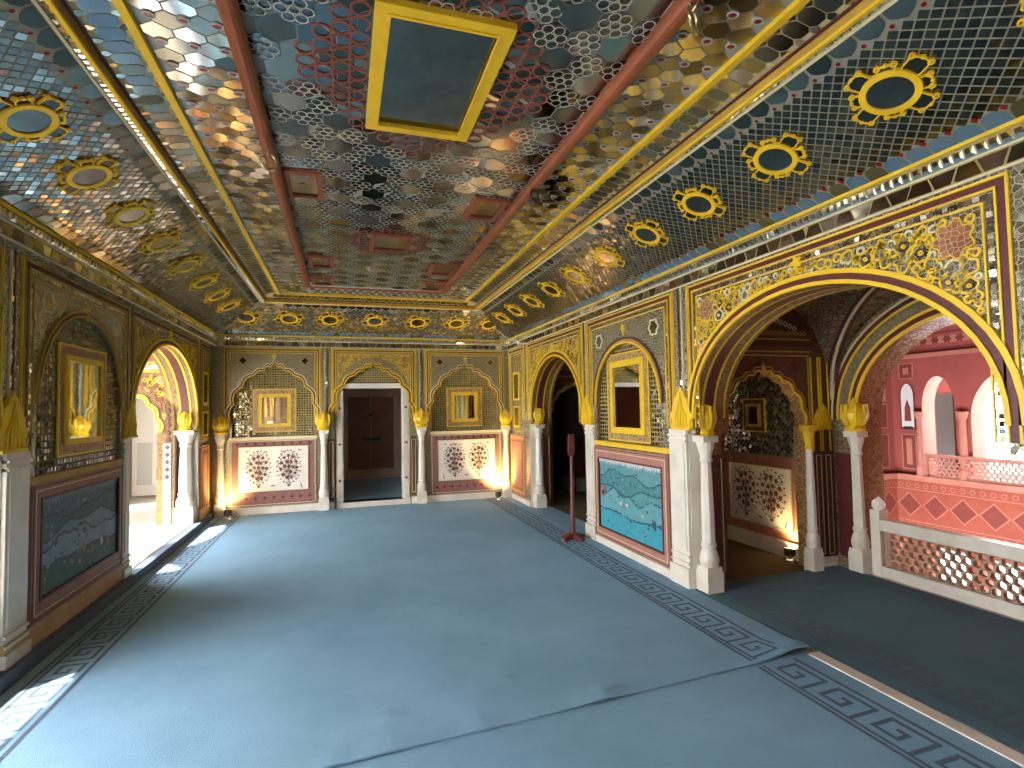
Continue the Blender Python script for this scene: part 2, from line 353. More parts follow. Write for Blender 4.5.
def crest_pts(w, h):
    hp = [(.50, 0), (.53, .10), (.48, .20), (.56, .27), (.58, .36), (.46, .45), (.47, .56), (.36, .63), (.34, .73), (.22, .78), (.17, .88), (.07, .93), (0, 1)]
    return [(x*w, y*h) for x, y in hp]+[(-x*w, y*h) for x, y in reversed(hp[:-1])]
def crest(F, u, v, wd, h, par, mt=YEL):
    mb = MB(); P = [(u+a, v+b) for a, b in crest_pts(wd, h)]; mb.slab(F, P, 0, .022, mt)
    for k in (-.30, -.15, 0, .15, .30):
        mb.stroke(F, [(u+k*wd*1.1, v+.04*h), (u+k*wd*.9, v+h*(.55-abs(k)*.6)), (u+k*wd*.3, v+h*(.86-abs(k)))], .010, .02, .032, mt)
    mb.stroke(F, [(u-wd*.5, v+.012), (u+wd*.5, v+.012)], .022, 0, .034, mt)
    return mb.build('leaf_crest', par)
def strip(F, u0, u1, par, v0=1.55, v1=2.66, mt=MOS):
    mb = MB()
    if u1-u0 > .09:
        mb.stroke(F, [(u0+.012, v0), (u0+.012, v1)], .010, 0, .012, YEL); mb.stroke(F, [(u1-.012, v0), (u1-.012, v1)], .010, 0, .012, YEL)
    uc = (u0+u1)/2; mb.stroke(F, [(uc-.022, v0), (uc-.022, v1)], .008, 0, .010, PALE); mb.stroke(F, [(uc+.022, v0), (uc+.022, v1)], .008, 0, .010, DRED)
    n = int((v1-v0)/.045)
    for i in range(n):
        a = v0+i*.045; mb.tile(F, [(uc-.017, a), (uc+.017, a), (uc+.017, a+.045), (uc-.017, a+.045)], ML, .004, .006, .08)
    return mb.build('mirror_strip', par)
def frieze(F, u0, u1, par, side=1):
    mb = MB()
    if F is FL:
        mb.rect(F, u0, 2.640, u1, 3.0, 0, XL-XLW, MOS); F = Frame((XL, 0, 0), F.u, F.v, F.n)
    for v, wd, mt, h in ((2.832, .018, YEL, .030), (2.748, .010, PALE, .014), (2.654, .010, PALE, .010)):
        mb.stroke(F, [(u0, v), (u1, v)], wd, 0, h, mt)
    mb.rect(F, u0, 2.756, u1, 2.822, 0, .010, GRD); mb.rect(F, u0, 2.66, u1, 2.742, 0, .003, GRY)
    n = int((u1-u0)/.05); s = (u1-u0)/n
    for i in range(n):
        a = u0+i*s; mb.bead(F, [(a-.008, 2.758), (a+s-.008, 2.758), (a+s+.008, 2.820), (a+.008, 2.820)], ML, .010, .010+rnd.random()*.006)
    n = int((u1-u0)/.11); s = (u1-u0)/n
    for i in range(n):
        a = u0+i*s; k = i % 2*.03
        mb.tile(F, [(a-.03+k, 2.663), (a+s-k, 2.663), (a+s-.03+k, 2.740), (a-k, 2.740)], rnd.choice((MM, MM, ML)), .006, .006, .03)
    return mb.build('frieze', par)
def niche_back(F, N, par, depth=.075, kind='round', T=T, pitch=.046, mats=(MD, MM), grout=GRY, sill=1.2):
    mb = MB(); mb.rect(F, N[0]-.05, sill-.05, N[1]+.05, N[3]+.05, -T+.01, -depth, grout)
    nu = int((N[1]-N[0])/pitch); nv = int((N[3]-sill)/pitch)
    for i in range(nu):
        for j in range(nv):
            a, b = N[0]+i*pitch, sill+j*pitch
            if b+pitch > arch_top(a+pitch/2, *N)+.05: continue
            mb.tile(F, [(a, b), (a+pitch, b), (a+pitch, b+pitch), (a, b+pitch)], rnd.choice(mats), .008, -depth+.004, .03)
    return mb.build('mirror_grid', par)
def pilaster(F, u0, u1, par, h=1.38, mt=MARB, base=True):
    mb = MB(); mb.rect(F, u0, 0, u1, h, 0, .022, mt)
    mb.rect(F, u0+.03, .33, u1-.03, h-.12, .02, .030, mt)
    for v in (h-.10, h-.05, .22, .28): mb.stroke(F, [(u0, v), (u1, v)], .018, 0, .036, mt)
    if base: mb.rect(F, u0-.01, 0, u1+.01, .18, 0, .045, mt)
    return mb.build('pilaster', par)
def dado(F, u0, v0, u1, v1, iu0, iv0, iu1, iv1, par, mt=DADO, line=DRED):
    mb = MB(); mb.rect(F, u0, v0, u1, v1, 0, .016, mt)
    for a0, b0, a1, b1, mm in ((u0+.015, v0+.015, u1-.015, v1-.015, PALE), (iu0-.02, iv0-.02, iu1+.02, iv1+.02, line)):
        mb.stroke(F, [(a0, b0), (a1, b0), (a1, b1), (a0, b1)], .010, 0, .021, mm, True)
    # little motifs along the border
    for a0, a1, b in ((u0+.1, u1-.1, (v0+iv0)/2), (u0+.1, u1-.1, (v1+iv1)/2)):
        n = int((a1-a0)/.12)
        for i in range(n+1): mb.slab(F, lobed(a0+(a1-a0)*i/n, b, .022, 4, .3, 16), .014, .019, line)
    return mb.build('dado_frame', par)
def long_wall(F, par, left):
    frieze(F, YF, D, par)
    A1 = ARCH1L if left else ARCH1; e0, e1, c0 = (6.04, 8.56, 8.66) if left else (6.14, 8.20, 8.40)
    for u0, u1 in ((e0, e1), (4.20, 5.96), (1.58, 3.94), (c0, 9.24)): border(F, u0, u1, par, slim=left)
    for a, b in ((3.95, 4.19), (5.97, e0-.01), (e1+.01, c0-.01)): strip(F, a, b, par)
    NI = NICHEL if left else NICHE
    arch_band(F, A1, par, wide=.85 if left else .95); arch_band(F, ARCH2, par, wide=.95)
    arch_band(F, NI, par, wide=.55 if left else .7, mats=(OCH, DRED, OCH) if left else (YEL, OCH, DRED))
    vines(F, A1, e0, e1, par, dens=300, rmin=.014, cols=(YEL, YEL, OCH), fr=.06)
    vines(F, ARCH2, 1.58, 3.94, par, dens=330, cols=(YEL, YEL, YEL, PALE), fr=.085, rmin=.012, rmax=.056, wd=.010)
    mb = MB()
    for u in (4.20+.30, 5.96-.30):                                     # shield shaped mirror flowers above the niche
        mb.stroke(F, lobed(u, 2.40 if left else 2.36, .075, 6, .12), .010, 0, .010, PALE, True); mb.tile(F, lobed(u, 2.40 if left else 2.36, .062, 6, .12), MM, .004, .005, .02)
    mb.slab(F, lobed(5.09, 2.44, .035, 5, .3), 0, .012, YEL); mb.stroke(F, [(5.09, 2.36), (5.09, 2.44)], .012, 0, .010, YEL)
    mb.build('flower_inlay', par)
    mb = MB()
    for u, v in ((2.77, 2.53), ((A1[0]+A1[1])/2, A1[3]+.14)):
        mb.slab(F, lobed(u, v, .038, 5, .3), 0, .014, YEL); mb.stroke(F, [(u, v-.06), (u, v)], .02, 0, .012, YEL)
    mb.build('keystone_flower', par)
    niche_back(F, NI, par, .02 if left else .045, mats=(MD, MD, MM) if not left else (MD, MM), grout=GRY if not left else OCHD)
    crest(F, 4.08, 1.38, .27, .38, par); crest(F, 6.02, 1.38, .24, .36, par)
    pilaster(F, 4.015, 4.27, par); pilaster(F, 5.83, 5.985 if left else 6.055, par)
    mb = MB(); mb.rect(F, 4.28, 1.150, 5.82, 1.2, 0, .018, OCH if left else YEL); mb.build('sill_band', par)
    # corner pier beside the back wall
    g0 = c0+.03; g1 = 9.21
    mb = MB(); mb.rect(F, g0, .12, g1, 1.14, 0, .014, DADO2)
    for o, mm in ((.05, YEL), (.11, DRED)): mb.stroke(F, [(g0+o, .12+o), (g1-o, .12+o), (g1-o, 1.14-o), (g0+o, 1.14-o)], .014, 0, .019, mm, True)
    mb.build('painted_dado', par)
    mb = MB(); q0, q1 = (g0+g1)/2-.14, (g0+g1)/2+.14
    for i in range(26):
        for j in range(3): mb.stroke(F, lobed(q0+.02+j*.12, 1.2+i*.05+.025, .02, 4, .3, 12), .006, 0, .008, OCH, True)
    for (b0, b1) in ((1.28, 1.62), (1.75, 2.2)):
        mb.rect(F, q0, b0, q1, b1, 0, .008, MY); mb.stroke(F, [(q0, b0), (q1, b0), (q1, b1), (q0, b1)], .03, 0, .016, YEL, True)
    mb.build('gold_panel', par)
long_wall(FR, wall_right, False); long_wall(FL, wall_left, True)
# plinths
def plinth(F, spans, name, mt, h, d, z0=0):
    mb = MB()
    for a, b in spans: mb.rect(F, a, z0, b, h, 0, d, mt)
    return struct(mb, name)
OCHP = mat('ochre_plinth', (0.55, 0.36, 0.17), 0.7, noise=(5, (0.38, 0.22, 0.09), 0.2))
plinth(FR, [(4.01, 6.06), (8.18, 9.30)], 'baseboard_right', MARB, .09, .030)
plinth(FL, [(4.01, 5.99), (8.59, 9.30), (-.6, 1.53)], 'baseboard_left', OCHP, .24, .028)
plinth(FB, [(-1.88, -.14), (1.11, 2.88)], 'baseboard_back', MARB, .12, .05)
# carpeted kerb along the left wall
mb = MB(); mb.rect(FL, YF, 0, D, .10, -.02, .085, KEY); struct(mb, 'trim_1')
# ------------------------------------------------------------------ reveals of the long wall arches (painted jambs)
def jamb(F, u, s, par):
    """red painted panel and gold leaf on the side face of an arch jamb; s points into the opening"""
    mb = MB()
    G = Frame(F(u, 0, 0), -F.n, F.v, F.u*s)
    mb.rect(G, .18, .10, .335, 1.15, 0, .010, DARKR)
    for a in (.215, .325): mb.stroke(G, [(a, .12), (a, 1.12)], .008, 0, .014, PALE)
    mb.rect(G, .24, .25, .30, 1.0, .0, .013, DRED)
    mb.rect(G, .0, .0, .18, 1.34, 0, .006, MARB)
    return mb.build('jamb_panel', par)
for F, par, A1 in ((FR, wall_right, ARCH1), (FL, wall_left, ARCH1L)):
    for A in (A1, ARCH2): jamb(F, A[0]-(.06 if A is ARCH1L else .11), 1, par); jamb(F, A[1]+.11, -1, par)
    for A in (A1, ARCH2):                                            # bands painted along the soffit
        mb = MB(); a = arch(A[0]+.006, A[1]-.006, A[2], A[3]-.006); n = len(a)
        for d0, d1, mt in ((-.075, -.055, YEL), (-.17, -.09, DRED), (-.20, -.18, YEL), (-.30, -.28, YEL)):
            vs = [F(*p, d0) for p in a]+[F(*p, d1) for p in a]; mb.add(vs, [[i, i+1, n+i+1, n+i] for i in range(n-1)], mt)
        mb.build('soffit_band', par)
# ------------------------------------------------------------------ back wall
frieze(FB, XL, XR, wall_back)
for u0, u1 in ((-1.77, -.36), (-.16, 1.19), (1.38, 2.79)): border(FB, u0, u1, wall_back, v0=1.5, fine=True)
for a, b in ((-.355, -.165), (1.195, 1.375)): strip(FB, a, b, wall_back, mt=DRED)
for A in BN: arch_band(FB, A, wall_back, 'cusp', wide=.62, mats=(YEL, DRED, PALE))
arch_band(FB, BDOOR, wall_back, 'cusp', wide=.72, mats=(YEL, DRED, YEL))
vines(FB, BDOOR, -.16, 1.19, wall_back, dens=260, rmin=.011, rmax=.036, wd=.009, fr=.055, mg=.085, cols=(YEL, YEL, OCH))
for A in BN:
    niche_back(FB, A, wall_back, .12, 'cusp', .30, pitch=.040, mats=(MD, MM, MY), grout=GRY)
    mb = MB(); uc = (A[0]+A[1])/2
    for s in (-.46, .46):
        mb.stroke(FB, lobed(uc+s, 2.43, .055, 4, .2), .010, 0, .010, OCH, True); mb.tile(FB, lobed(uc+s, 2.43, .045, 4, .2), MD, .003, .005, .02)
    mb.slab(FB, lobed(uc, 2.50, .032, 5, .3), 0, .014, YEL); mb.stroke(FB, [(uc, 2.42), (uc, 2.50)], .012, 0, .010, YEL)
    mb.build('flower_inlay', wall_back)
    mb = MB(); mb.rect(FB, A[0]-.04, 1.165, A[1]+.04, 1.215, -.11, .018, PALE); mb.build('sill_band', wall_back)
    dado(FB, A[0]-.02, .14, A[1]+.02, 1.165, uc-.50, .37, uc+.50, 1.05, wall_back, DADO, DRED)
# narrow dado strips beside the doorway
mb = MB()
for a, b in ((-.24, -.14), (1.10, 1.20)):
    mb.rect(FB, a, .14, b, 1.15, 0, .014, DARKR); mb.stroke(FB, [(a+.02, .2), (b-.02, .2), (b-.02, 1.1), (a+.02, 1.1)], .008, 0, .019, PALE, True)
mb.build('dado_strip', wall_back)
# door case inside the cusped arch
door = MB()
door.poly(FB, [[(-.11, 0), (0.0, 0), (0.0, 1.98), (.97, 1.98), (.97, 0), (1.09, 0), (1.09, 2.06), (-.11, 2.06)]], -.22, -.03, MARB)
door.rect(FB, -.11, 0, 1.09, .09, -.30, -.01, MARB)
door_1 = struct(door, 'door_1')
mb = MB(); mb.rect(FB, -.13, 2.06, 1.10, 2.45, -.20, -.10, GRY)
for i in range(31):
    for j in range(9):
        a, b = -.13+i*.04, 2.06+j*.04
        if b+.04 > arch_top(a+.02, *BDOOR)+.04: continue
        mb.tile(FB, [(a+.02, b), (a+.04, b+.02), (a+.02, b+.04), (a, b+.02)], MY, .004, -.095, .03)
mb.build('transom_grid', door_1)
mb = MB()
for a in (-.055, 1.03):
    mb.rect(FB, a-.035, .1, a+.035, 2.0, -.03, -.022, PLAS)
    for v in (.45, 1.05, 1.65): mb.slab(FB, lobed(a, v, .022, 4, .3, 16), -.03, -.015, DRED)
mb.build('door_case_inlay', door_1)
# ------------------------------------------------------------------ room beyond the doorway
mb = MB()
mb.poly(Frame((0, 12.45, 0), (1, 0, 0), (0, 0, 1), (0, -1, 0)), [[(-.6, 0), (2.2, 0), (2.2, 2.6), (-.6, 2.6)]], -.1, 0, PLAS)
mb.box((2.2, D+.30, 0), (2.3, 10.6, 2.6), DADO2); mb.box((2.2, 11.4, 0), (2.3, 12.5, 2.6), DADO2); mb.box((2.2, 10.6, 0), (2.3, 11.4, 1.1), DADO2); mb.box((2.2, 10.6, 1.8), (2.3, 11.4, 2.6), DADO2); mb.box((-.7, D+.30, 0), (-.6, 12.5, 2.6), DADO2); mb.box((-.7, D+.3, 2.55), (2.3, 12.5, 2.65), PLAS)  # gap in the right side wall: unseen window added to let daylight in
mb.box((-.6, 12.40, .09), (2.2, 12.45, .30), PLAS)
struct(mb, 'wall_back_room')
t = thing('wooden_double_door', 'old brown wooden double door with iron bolt, seen through the marble doorway', 'door', (.6, 12.42, .27))
FD = Frame((0, 12.40, 0), (1, 0, 0), (0, 0, 1), (0, -1, 0))
for a, b in ((.10, .585), (.60, 1.09)):
    mb = MB(); mb.rect(FD, a, .30, b, 1.91, 0, .05, WOOD)
    for v0, v1 in ((.38, .80), (.88, 1.30), (1.38, 1.83)): mb.stroke(FD, [(a+.06, v0), (b-.06, v0), (b-.06, v1), (a+.06, v1)], .03, .05, .065, WOOD, True)
    leaf = mb.build('door_leaf', t)
mb = MB(); mb.rect(FD, .02, .27, .10, 1.99, 0, .07, PLAS); mb.rect(FD, 1.09, .27, 1.17, 1.99, 0, .07, PLAS); mb.rect(FD, .02, 1.91, 1.17, 2.0, 0, .07, PLAS); mb.build('door_frame', t)
mb = MB(); mb.rect(FD, .42, .94, .80, .985, .05, .075, IRON); mb.lathe(FD(.60, 1.5, .05), [(.03, 0), (.03, .012), (.012, .03)], IRON, 12, axis=(FD.u, FD.v, FD.n)); mb.build('bolt', leaf)
# ================================================================== CEILING
cl = MB()
Z1 = ZC+CH                                  # 3.24 top of the cove
IX0, IX1, IY0, IY1 = XL+CW, XR-CW, YF+CW, D-CW
B0, ZB = .27, 3.33                          # band width, flat ceiling height
def ring(x0, x1, y0, y1, z): return [(x0, y0, z), (x1, y0, z), (x1, y1, z), (x0, y1, z)]
def loft(mb, A, B, mt): mb.add(A+B, [[i, (i+1) % 4, 4+(i+1) % 4, 4+i] for i in range(4)], mt)
r0, r1 = ring(XL, XR, YF, D, ZC), ring(IX0, IX1, IY0, IY1, Z1)
MI = .062; r1b = ring(IX0+MI, IX1-MI, IY0+MI, IY1-MI, Z1); r2 = ring(IX0+MI, IX1-MI, IY0+MI, IY1-MI, Z1+.045); r3 = ring(IX0+B0, IX1-B0, IY0+B0, IY1-B0, ZB)
loft(cl, r0, r1, GRD); loft(cl, r1, r1b, GRD); loft(cl, r1b, r2, OCH); loft(cl, r2, r3, GRB); cl.add(r3, [[0, 1, 2, 3]], GRC)
cl.add(ring(XL-.3, XR+.3, YF-.3, D+.3, 3.52), [[0, 1, 2, 3]], PLAS)
ceiling = struct(cl, 'ceiling')
sl = math.hypot(CW, CH)
FCR = Frame((XR, 0, ZC), (0, 1, 0), (-CW, 0, CH), (-CH, 0, -CW)); FCL = Frame((XL, 0, ZC), (0, 1, 0), (CW, 0, CH), (CH, 0, -CW))
FCB = Frame((0, D, ZC), (1, 0, 0), (0, -CW, CH), (0, -CH, -CW))
OLV = mat('olive_reflection_mirror', (0.21, 0.195, 0.14), 0.16, 1.0)  # dark reflection of the left wall put into the tint of the right cove tiles
def cove(F, u0, u1, lim0, lim1, scal, gm, top):
    """scalloped tiles at the foot, a diamond mirror grid, larger tiles at the head"""
    cs = CW/sl
    ok = lambda a, b: lim0(b*cs) <= a <= lim1(b*cs)
    g = MB(); p = .064
    nr = int((sl-.20)/(p/2)); nc = int((u1-u0)/p)
    for j in range(nr):
        for i in range(nc):
            a, b = u0+i*p+(p/2 if j % 2 else 0), .125+j*p/2
            if b+p/2 > sl-.095 or not (ok(a-p/2, b) and ok(a+p/2, b)): continue
            g.tile(F, [(a, b-p/2), (a+p/2, b), (a, b+p/2), (a-p/2, b)], rnd.choice(gm), .0042, .004, .03)
    g.build('mirror_grid', ceiling)
    s = MB(); w_ = .115; n = int((u1-u0)/w_)
    for i in range(n):
        a = u0+i*w_
        if not (ok(a, .1) and ok(a+w_, .1)): continue
        pts = [(a+.002, .012), (a+w_-.002, .012), (a+w_-.002, .055)]+[(a+w_/2+(w_/2-.004)*math.cos(q*PI/8), .065+.045*math.sin(q*PI/8)) for q in range(9)]+[(a+.002, .055)]
        s.tile(F, pts, rnd.choice(scal), .003, .005, .02)
        s.tile(F, [(a, .085), (a+.017, .107), (a, .13), (a-.017, .107)], RDOT, .001, .007, .0)
    s.stroke(F, [(lim0(0), .004), (lim1(0), .004)], .012, 0, .012, YEL)
    s.build('scallop_border', ceiling)
    h = MB(); w_ = .13; n = int((u1-u0)/w_)
    for i in range(n):
        a = u0+i*w_
        if not (ok(a, sl) and ok(a+w_, sl)): continue
        h.tile(F, [(a+.002, sl-.014), (a+.002, sl-.06), (a+.025, sl-.085), (a+w_/2, sl-.105), (a+w_-.025, sl-.085), (a+w_-.002, sl-.06), (a+w_-.002, sl-.014)], rnd.choice((MM, MD, MD)), .005, .005, .03)
        h.tile(F, circle(a, sl-.095, .013, 6), RDOT, .001, .007, 0)
    h.stroke(F, [(lim0(CW), sl-.006), (lim1(CW), sl-.006)], .012, 0, .014, PALE)
    h.build('head_border', ceiling)
cove(FCR, -1.0, D, lambda s: -1.0, lambda s: D-s, (MB_, MB_, MBD), (OLV, OLV, OLV, MD), 0)
cove(FCL, -1.0, D, lambda s: -1.0, lambda s: D-s, (MM, MD, MY, MM, MBD), (MM, ML, MM), 0)
cove(FCB, XL, XR, lambda s: XL+s, lambda s: XR-s, (MB_, MBD, MB_), (MM, MY, MM, ML), 0)
# moulding: beaded mirror strip, ochre and yellow lines
md = MB()
def run(F, u0, u1, v, wd, d0, d1, mt): md.stroke(F, [(u0, v), (u1, v)], wd, d0, d1, mt)
FMR = Frame((IX1, 0, Z1), (0, 1, 0), (-1, 0, 0), (0, 0, -1)); FML = Frame((IX0, 0, Z1), (0, 1, 0), (1, 0, 0), (0, 0, -1)); FMB = Frame((0, IY1, Z1), (1, 0, 0), (0, -1, 0), (0, 0, -1))
for F, a, b in ((FMR, -1, IY1-.03), (FML, -1, IY1-.03), (FMB, IX0+.03, IX1-.03)):
    n = int((b-a)/.045); s = (b-a)/n
    for i in range(n): md.bead(F, [(a+i*s, .006), (a+i*s+s, .006), (a+i*s+s, .042), (a+i*s, .042)], ML, .002, .006+rnd.random()*.006)
def flat_line(o, wd, z, mt, h=.014):
    x0, x1, y1 = IX0+o, IX1-o, IY1-o
    md.stroke(Frame((0, 0, z), (1, 0, 0), (0, 1, 0), (0, 0, -1)), [(x0, -1), (x0, y1), (x1, y1), (x1, -1)], wd, 0, h, mt)
flat_line(.0, .008, Z1, PALE, .012); flat_line(.054, .020, Z1, YEL, .016); flat_line(.076, .012, Z1+.046, DRED, .010)
flat_line(B0, .040, ZB, YEL, .026)
md.build('moulding', ceiling)
# band of long tiles between the two yellow lines
bd = MB()
BB = B0-MI; bw = math.hypot(BB, ZB-Z1-.045)
kz = (ZB-Z1-.045)/BB
FBR = Frame((IX1-MI, 0, Z1+.045), (0, 1, 0), (-1, 0, kz), (-kz, 0, -1)); FBL = Frame((IX0+MI, 0, Z1+.045), (0, 1, 0), (1, 0, kz), (kz, 0, -1)); FBB = Frame((0, IY1-MI, Z1+.045), (1, 0, 0), (0, -1, kz), (0, -kz, -1))
for F, a, b, mts in ((FBR, -1, IY1, (MBD, MBD, MM)), (FBL, -1, IY1, (MM, MD, MBD)), (FBB, IX0, IX1, (MY, MM, MD))):
    w_ = .088; n = int((b-a)/w_)
    for i in range(n):
        c = a+i*w_+w_/2
        if c+w_ > b-bw and F is not FBB: continue
        if F is FBB and not (IX0+bw < c < IX1-bw): continue
        bd.tile(F, [(c-.044, .07), (c-.022, .045), (c+.022, .045), (c+.044, .07), (c+.044, .145), (c+.022, .17), (c-.022, .17), (c-.044, .145)], rnd.choice(mts), .004, .004, .02)
        for v, sg in ((.045, -1), (.17, 1)):
            e = c+w_/2; bd.tile(F, [(e, v-sg*.023), (e+.021, v), (e+.021, v+sg*.016), (e, v+sg*.036), (e-.021, v+sg*.016), (e-.021, v)], rnd.choice((MM, ML, MM)), .003, .004, .05)
bd.build('border_band', ceiling)
# outer fields between beam and yellow line: hexagons and dark red dots
FCE = Frame((0, 0, ZB), (1, 0, 0), (0, 1, 0), (0, 0, -1))
BX0, BX1, BYE = -.46, 1.45, 7.78
hf = MB()
for x0, x1 in ((IX0+B0+.02, BX0), (BX1, IX1-B0-.02)):
    w_ = (x1-x0)/3; hh = .066; y = -1.0; row = 0
    while y < IY1-B0-.08:
        for i in range(4):
            c = x0+i*w_+(0 if row % 2 else w_/2)
            if c-w_*.3 < x0 or c+w_*.3 > x1: continue
            P = [(max(x0, min(x1, c+a*w_)), y+b*hh) for a, b in ((-.5, .33), (-.5, -.33), (0, -1), (.5, -.33), (.5, .33), (0, 1))]
            hf.tile(FCE, P, rnd.choice((MM, MD, MM, ML)), .0035, .004, .022)
        for i in range(4):
            c = x0+i*w_+(0 if row % 2 else w_/2)
            if row % 2 == 0 and x0 < c < x1:
                hf.stroke(FCE, circle(c, y+.066, .024, 10, .8), .008, 0, .010, GRP, True); hf.ngon(FCE, circle(c, y+.066, .021, 10, .8), .008, RDOT)
        y += hh*1.333; row += 1
for y in [IY1-B0-.42+k*.085 for k in range(5)]:
    for i in range(17):
        c = BX0+.06+i*.11+(.055 if int(y*100) % 2 else 0)
        hf.tile(FCE, circle(c, y, .05, 6), rnd.choice((MM, MY, MD)), .005, .004, .02)
hf.build('hexagon_field', ceiling)
# centre: rosettes of small mirrors linked round large dark hexagons
cf = MB(); a_ = .172; i = 0
PAN = (.135, .755, 2.20, 3.25)
SM = [(-.44, -.11, 4.0, 4.5), (1.0, 1.36, 4.14, 4.62), (.24, .71, 5.27, 5.81), (-.40, -.06, 6.17, 6.68), (.98, 1.37, 6.22, 6.72), (-.42, -.08, 7.1, 7.6), (1.0, 1.38, 7.1, 7.6)]
# red linked rings in a star round the big mirror and round the middle red frame
REDS = []
def red_rings(x0, x1, y0, y1, r, rows):
    P = []
    for k in range(rows):
        o = r*1.1+k*r*1.65
        for sgn, yy in ((-1, y0-o), (1, y1+o)):
            n = int((x1-x0)/(r*1.9))-k*2+1
            for i in range(max(1, n)): P.append(((x0+x1)/2+(i-(max(1, n)-1)/2)*r*1.9, yy))
        for sgn, xx in ((-1, x0-o), (1, x1+o)):
            n = int((y1-y0)/(r*1.9))-k*3+1
            for i in range(max(1, n)): P.append((xx, (y0+y1)/2+(i-(max(1, n)-1)/2)*r*1.9))
    for x, y in P:
        if not (BX0+.06 < x < BX1-.06): continue
        REDS.append((x, y)); cf.stroke(FCE, circle(x, y, r*.85, 12), .010, 0, .009, RING, True)
red_rings(PAN[0], PAN[1], PAN[2], PAN[3], .05, 4); red_rings(.24, .71, 5.27, 5.81, .04, 2)
for j in range(-6, 60):
    y = j*a_*.866
    if y > BYE-.08: break
    for i in range(-10, 14):
        x = .495+i*a_+(a_/2 if j % 2 else 0)
        if not (BX0+.09 < x < BX1-.09): continue
        cf.tile(FCE, circle(x, y, a_*.577, 6, 1, PI/6), rnd.choice((MM, MD, MBD, MD)), .0025, .004, .03)
        if (i-j//2+2*j) % 3 and not any(math.hypot(x-p, y-q) < .085 for p, q in REDS):
            cf.stroke(FCE, circle(x, y, .026, 6), .006, 0, .010, GRP, True, flat=True)
            for k in range(6):
                q = k*PI/3; cf.stroke(FCE, circle(x+.054*math.cos(q), y+.054*math.sin(q), .028, 8), .006, 0, .010, GRP, True, flat=True)
cf.rect(FCE, BX0, BYE, BX1, BYE+.06, 0, .016, REDF)
cf.build('rosette_field', ceiling)
# ------------------------------------------------------------------ things on the ceiling
def wall_panel(name, label, cat, F, a0, b0, a1, b1, fw, mt, glass=GLASS, group=None, d=0.0, th=.03, outer=None, tiltg=0.0):
    """framed mirror: frame and glass as parts, optional wide inlaid outer frame"""
    c = F((a0+a1)/2, (b0+b1)/2, d); t = thing(name, label, cat, c, group)
    o = MB(); o.poly(F, [[(a0, b0), (a1, b0), (a1, b1), (a0, b1)], [(a0+fw, b0+fw), (a1-fw, b0+fw), (a1-fw, b1-fw), (a0+fw, b1-fw)]], d, d+th, mt)
    o.stroke(F, [(a0+fw, b0+fw), (a1-fw, b0+fw), (a1-fw, b1-fw), (a0+fw, b1-fw)], fw*.22, d+th*.8, d+th+.006, mt, True)
    o.build('frame', t)
    if outer:
        ow, om = outer; o = MB()
        o.poly(F, [[(a0-ow, b0-ow), (a1+ow, b0-ow), (a1+ow, b1+ow), (a0-ow, b1+ow)], [(a0, b0), (a1, b0), (a1, b1), (a0, b1)]], d, d+th*.5, om)
        o.stroke(F, [(a0-ow, b0-ow), (a1+ow, b0-ow), (a1+ow, b1+ow), (a0-ow, b1+ow)], .014, d, d+th*.6, YEL, True)
        o.build('inlaid_border', t)
    g = MB(); h = tiltg*(b1-b0)/2
    g.add([F(a0+fw, b0+fw, d+.012+h), F(a1-fw, b0+fw, d+.012+h), F(a1-fw, b1-fw, d+.012-h), F(a0+fw, b1-fw, d+.012-h)], [[0, 1, 2, 3]], glass); g.build('glass', t)
    return t
wall_panel('ceiling_mirror', 'large dark rectangular mirror in broad yellow frame at centre of the ceiling', 'mirror', FCE, *[PAN[k] for k in (0, 2, 1, 3)], .062, YEL, OLDG, th=.035)
lab = ['beside the left beam, nearest the camera', 'beside the right beam, nearest the camera', 'alone midway between the two beams, ringed by red chains', 'beside the left beam, second from the far end',
       'beside the right beam, second from the far end', 'at the far end of the left beam', 'at the far end of the right beam']
for s, l in zip(SM, lab):
    wall_panel('small_ceiling_mirror', 'small ceiling mirror in red frame '+l, 'mirror', FCE, s[0]+.03, s[2], s[1]-.03, s[3], .036, REDF, OLDG, 'red framed mirrors on the ceiling', th=.025)
RX0, RX1 = -.445, 1.385
for x, s in ((RX0, 'left'), (RX1, 'right')):
    mb = MB(); mb.tube([(x, -1.2, ZB-.05), (x, 7.5, ZB-.05)], .043, BEAM, 14)
    mb.box((x-.022, -1.2, ZB-.03), (x+.022, 7.5, ZB+.004), BEAM)
    tag(mb.build('ceiling_rod', origin=(x, 3.3, ZB-.05)), 'long rounded orange-red rod running along the %s side of the ceiling' % s, 'rod', 'orange-red rods on the ceiling')
def hang_ring(x, y, r, label, mt):
    t = thing('hanging_ring', label, 'ring', (x, y, ZB-.09), 'rings hung from the ceiling rods')
    mb = MB(); mb.tube([(x+r*math.cos(q)*.8, y+r*math.cos(q)*.6, ZB-.09-r*.9+r*math.sin(q)) for q in [2*PI*k/20 for k in range(20)]], .008, mt, 8, True); mb.build('ring', t)
    mb = MB(); mb.tube([(x, y+.045*math.sin(q), ZB-.05+.045*math.cos(q)-.01) for q in [2*PI*k/14 for k in range(14)]], .006, mt, 6, True); mb.build('eye', t)
hang_ring(RX0, 3.62, .055, 'dark brass ring hanging from the left ceiling rod', BRASS)
hang_ring(RX1, 3.72, .05, 'black iron ring hanging from the middle of the right ceiling rod', IRON)
hang_ring(RX1, 1.80, .055, 'pale brass ring hanging from the near end of the right ceiling rod', BRASS)
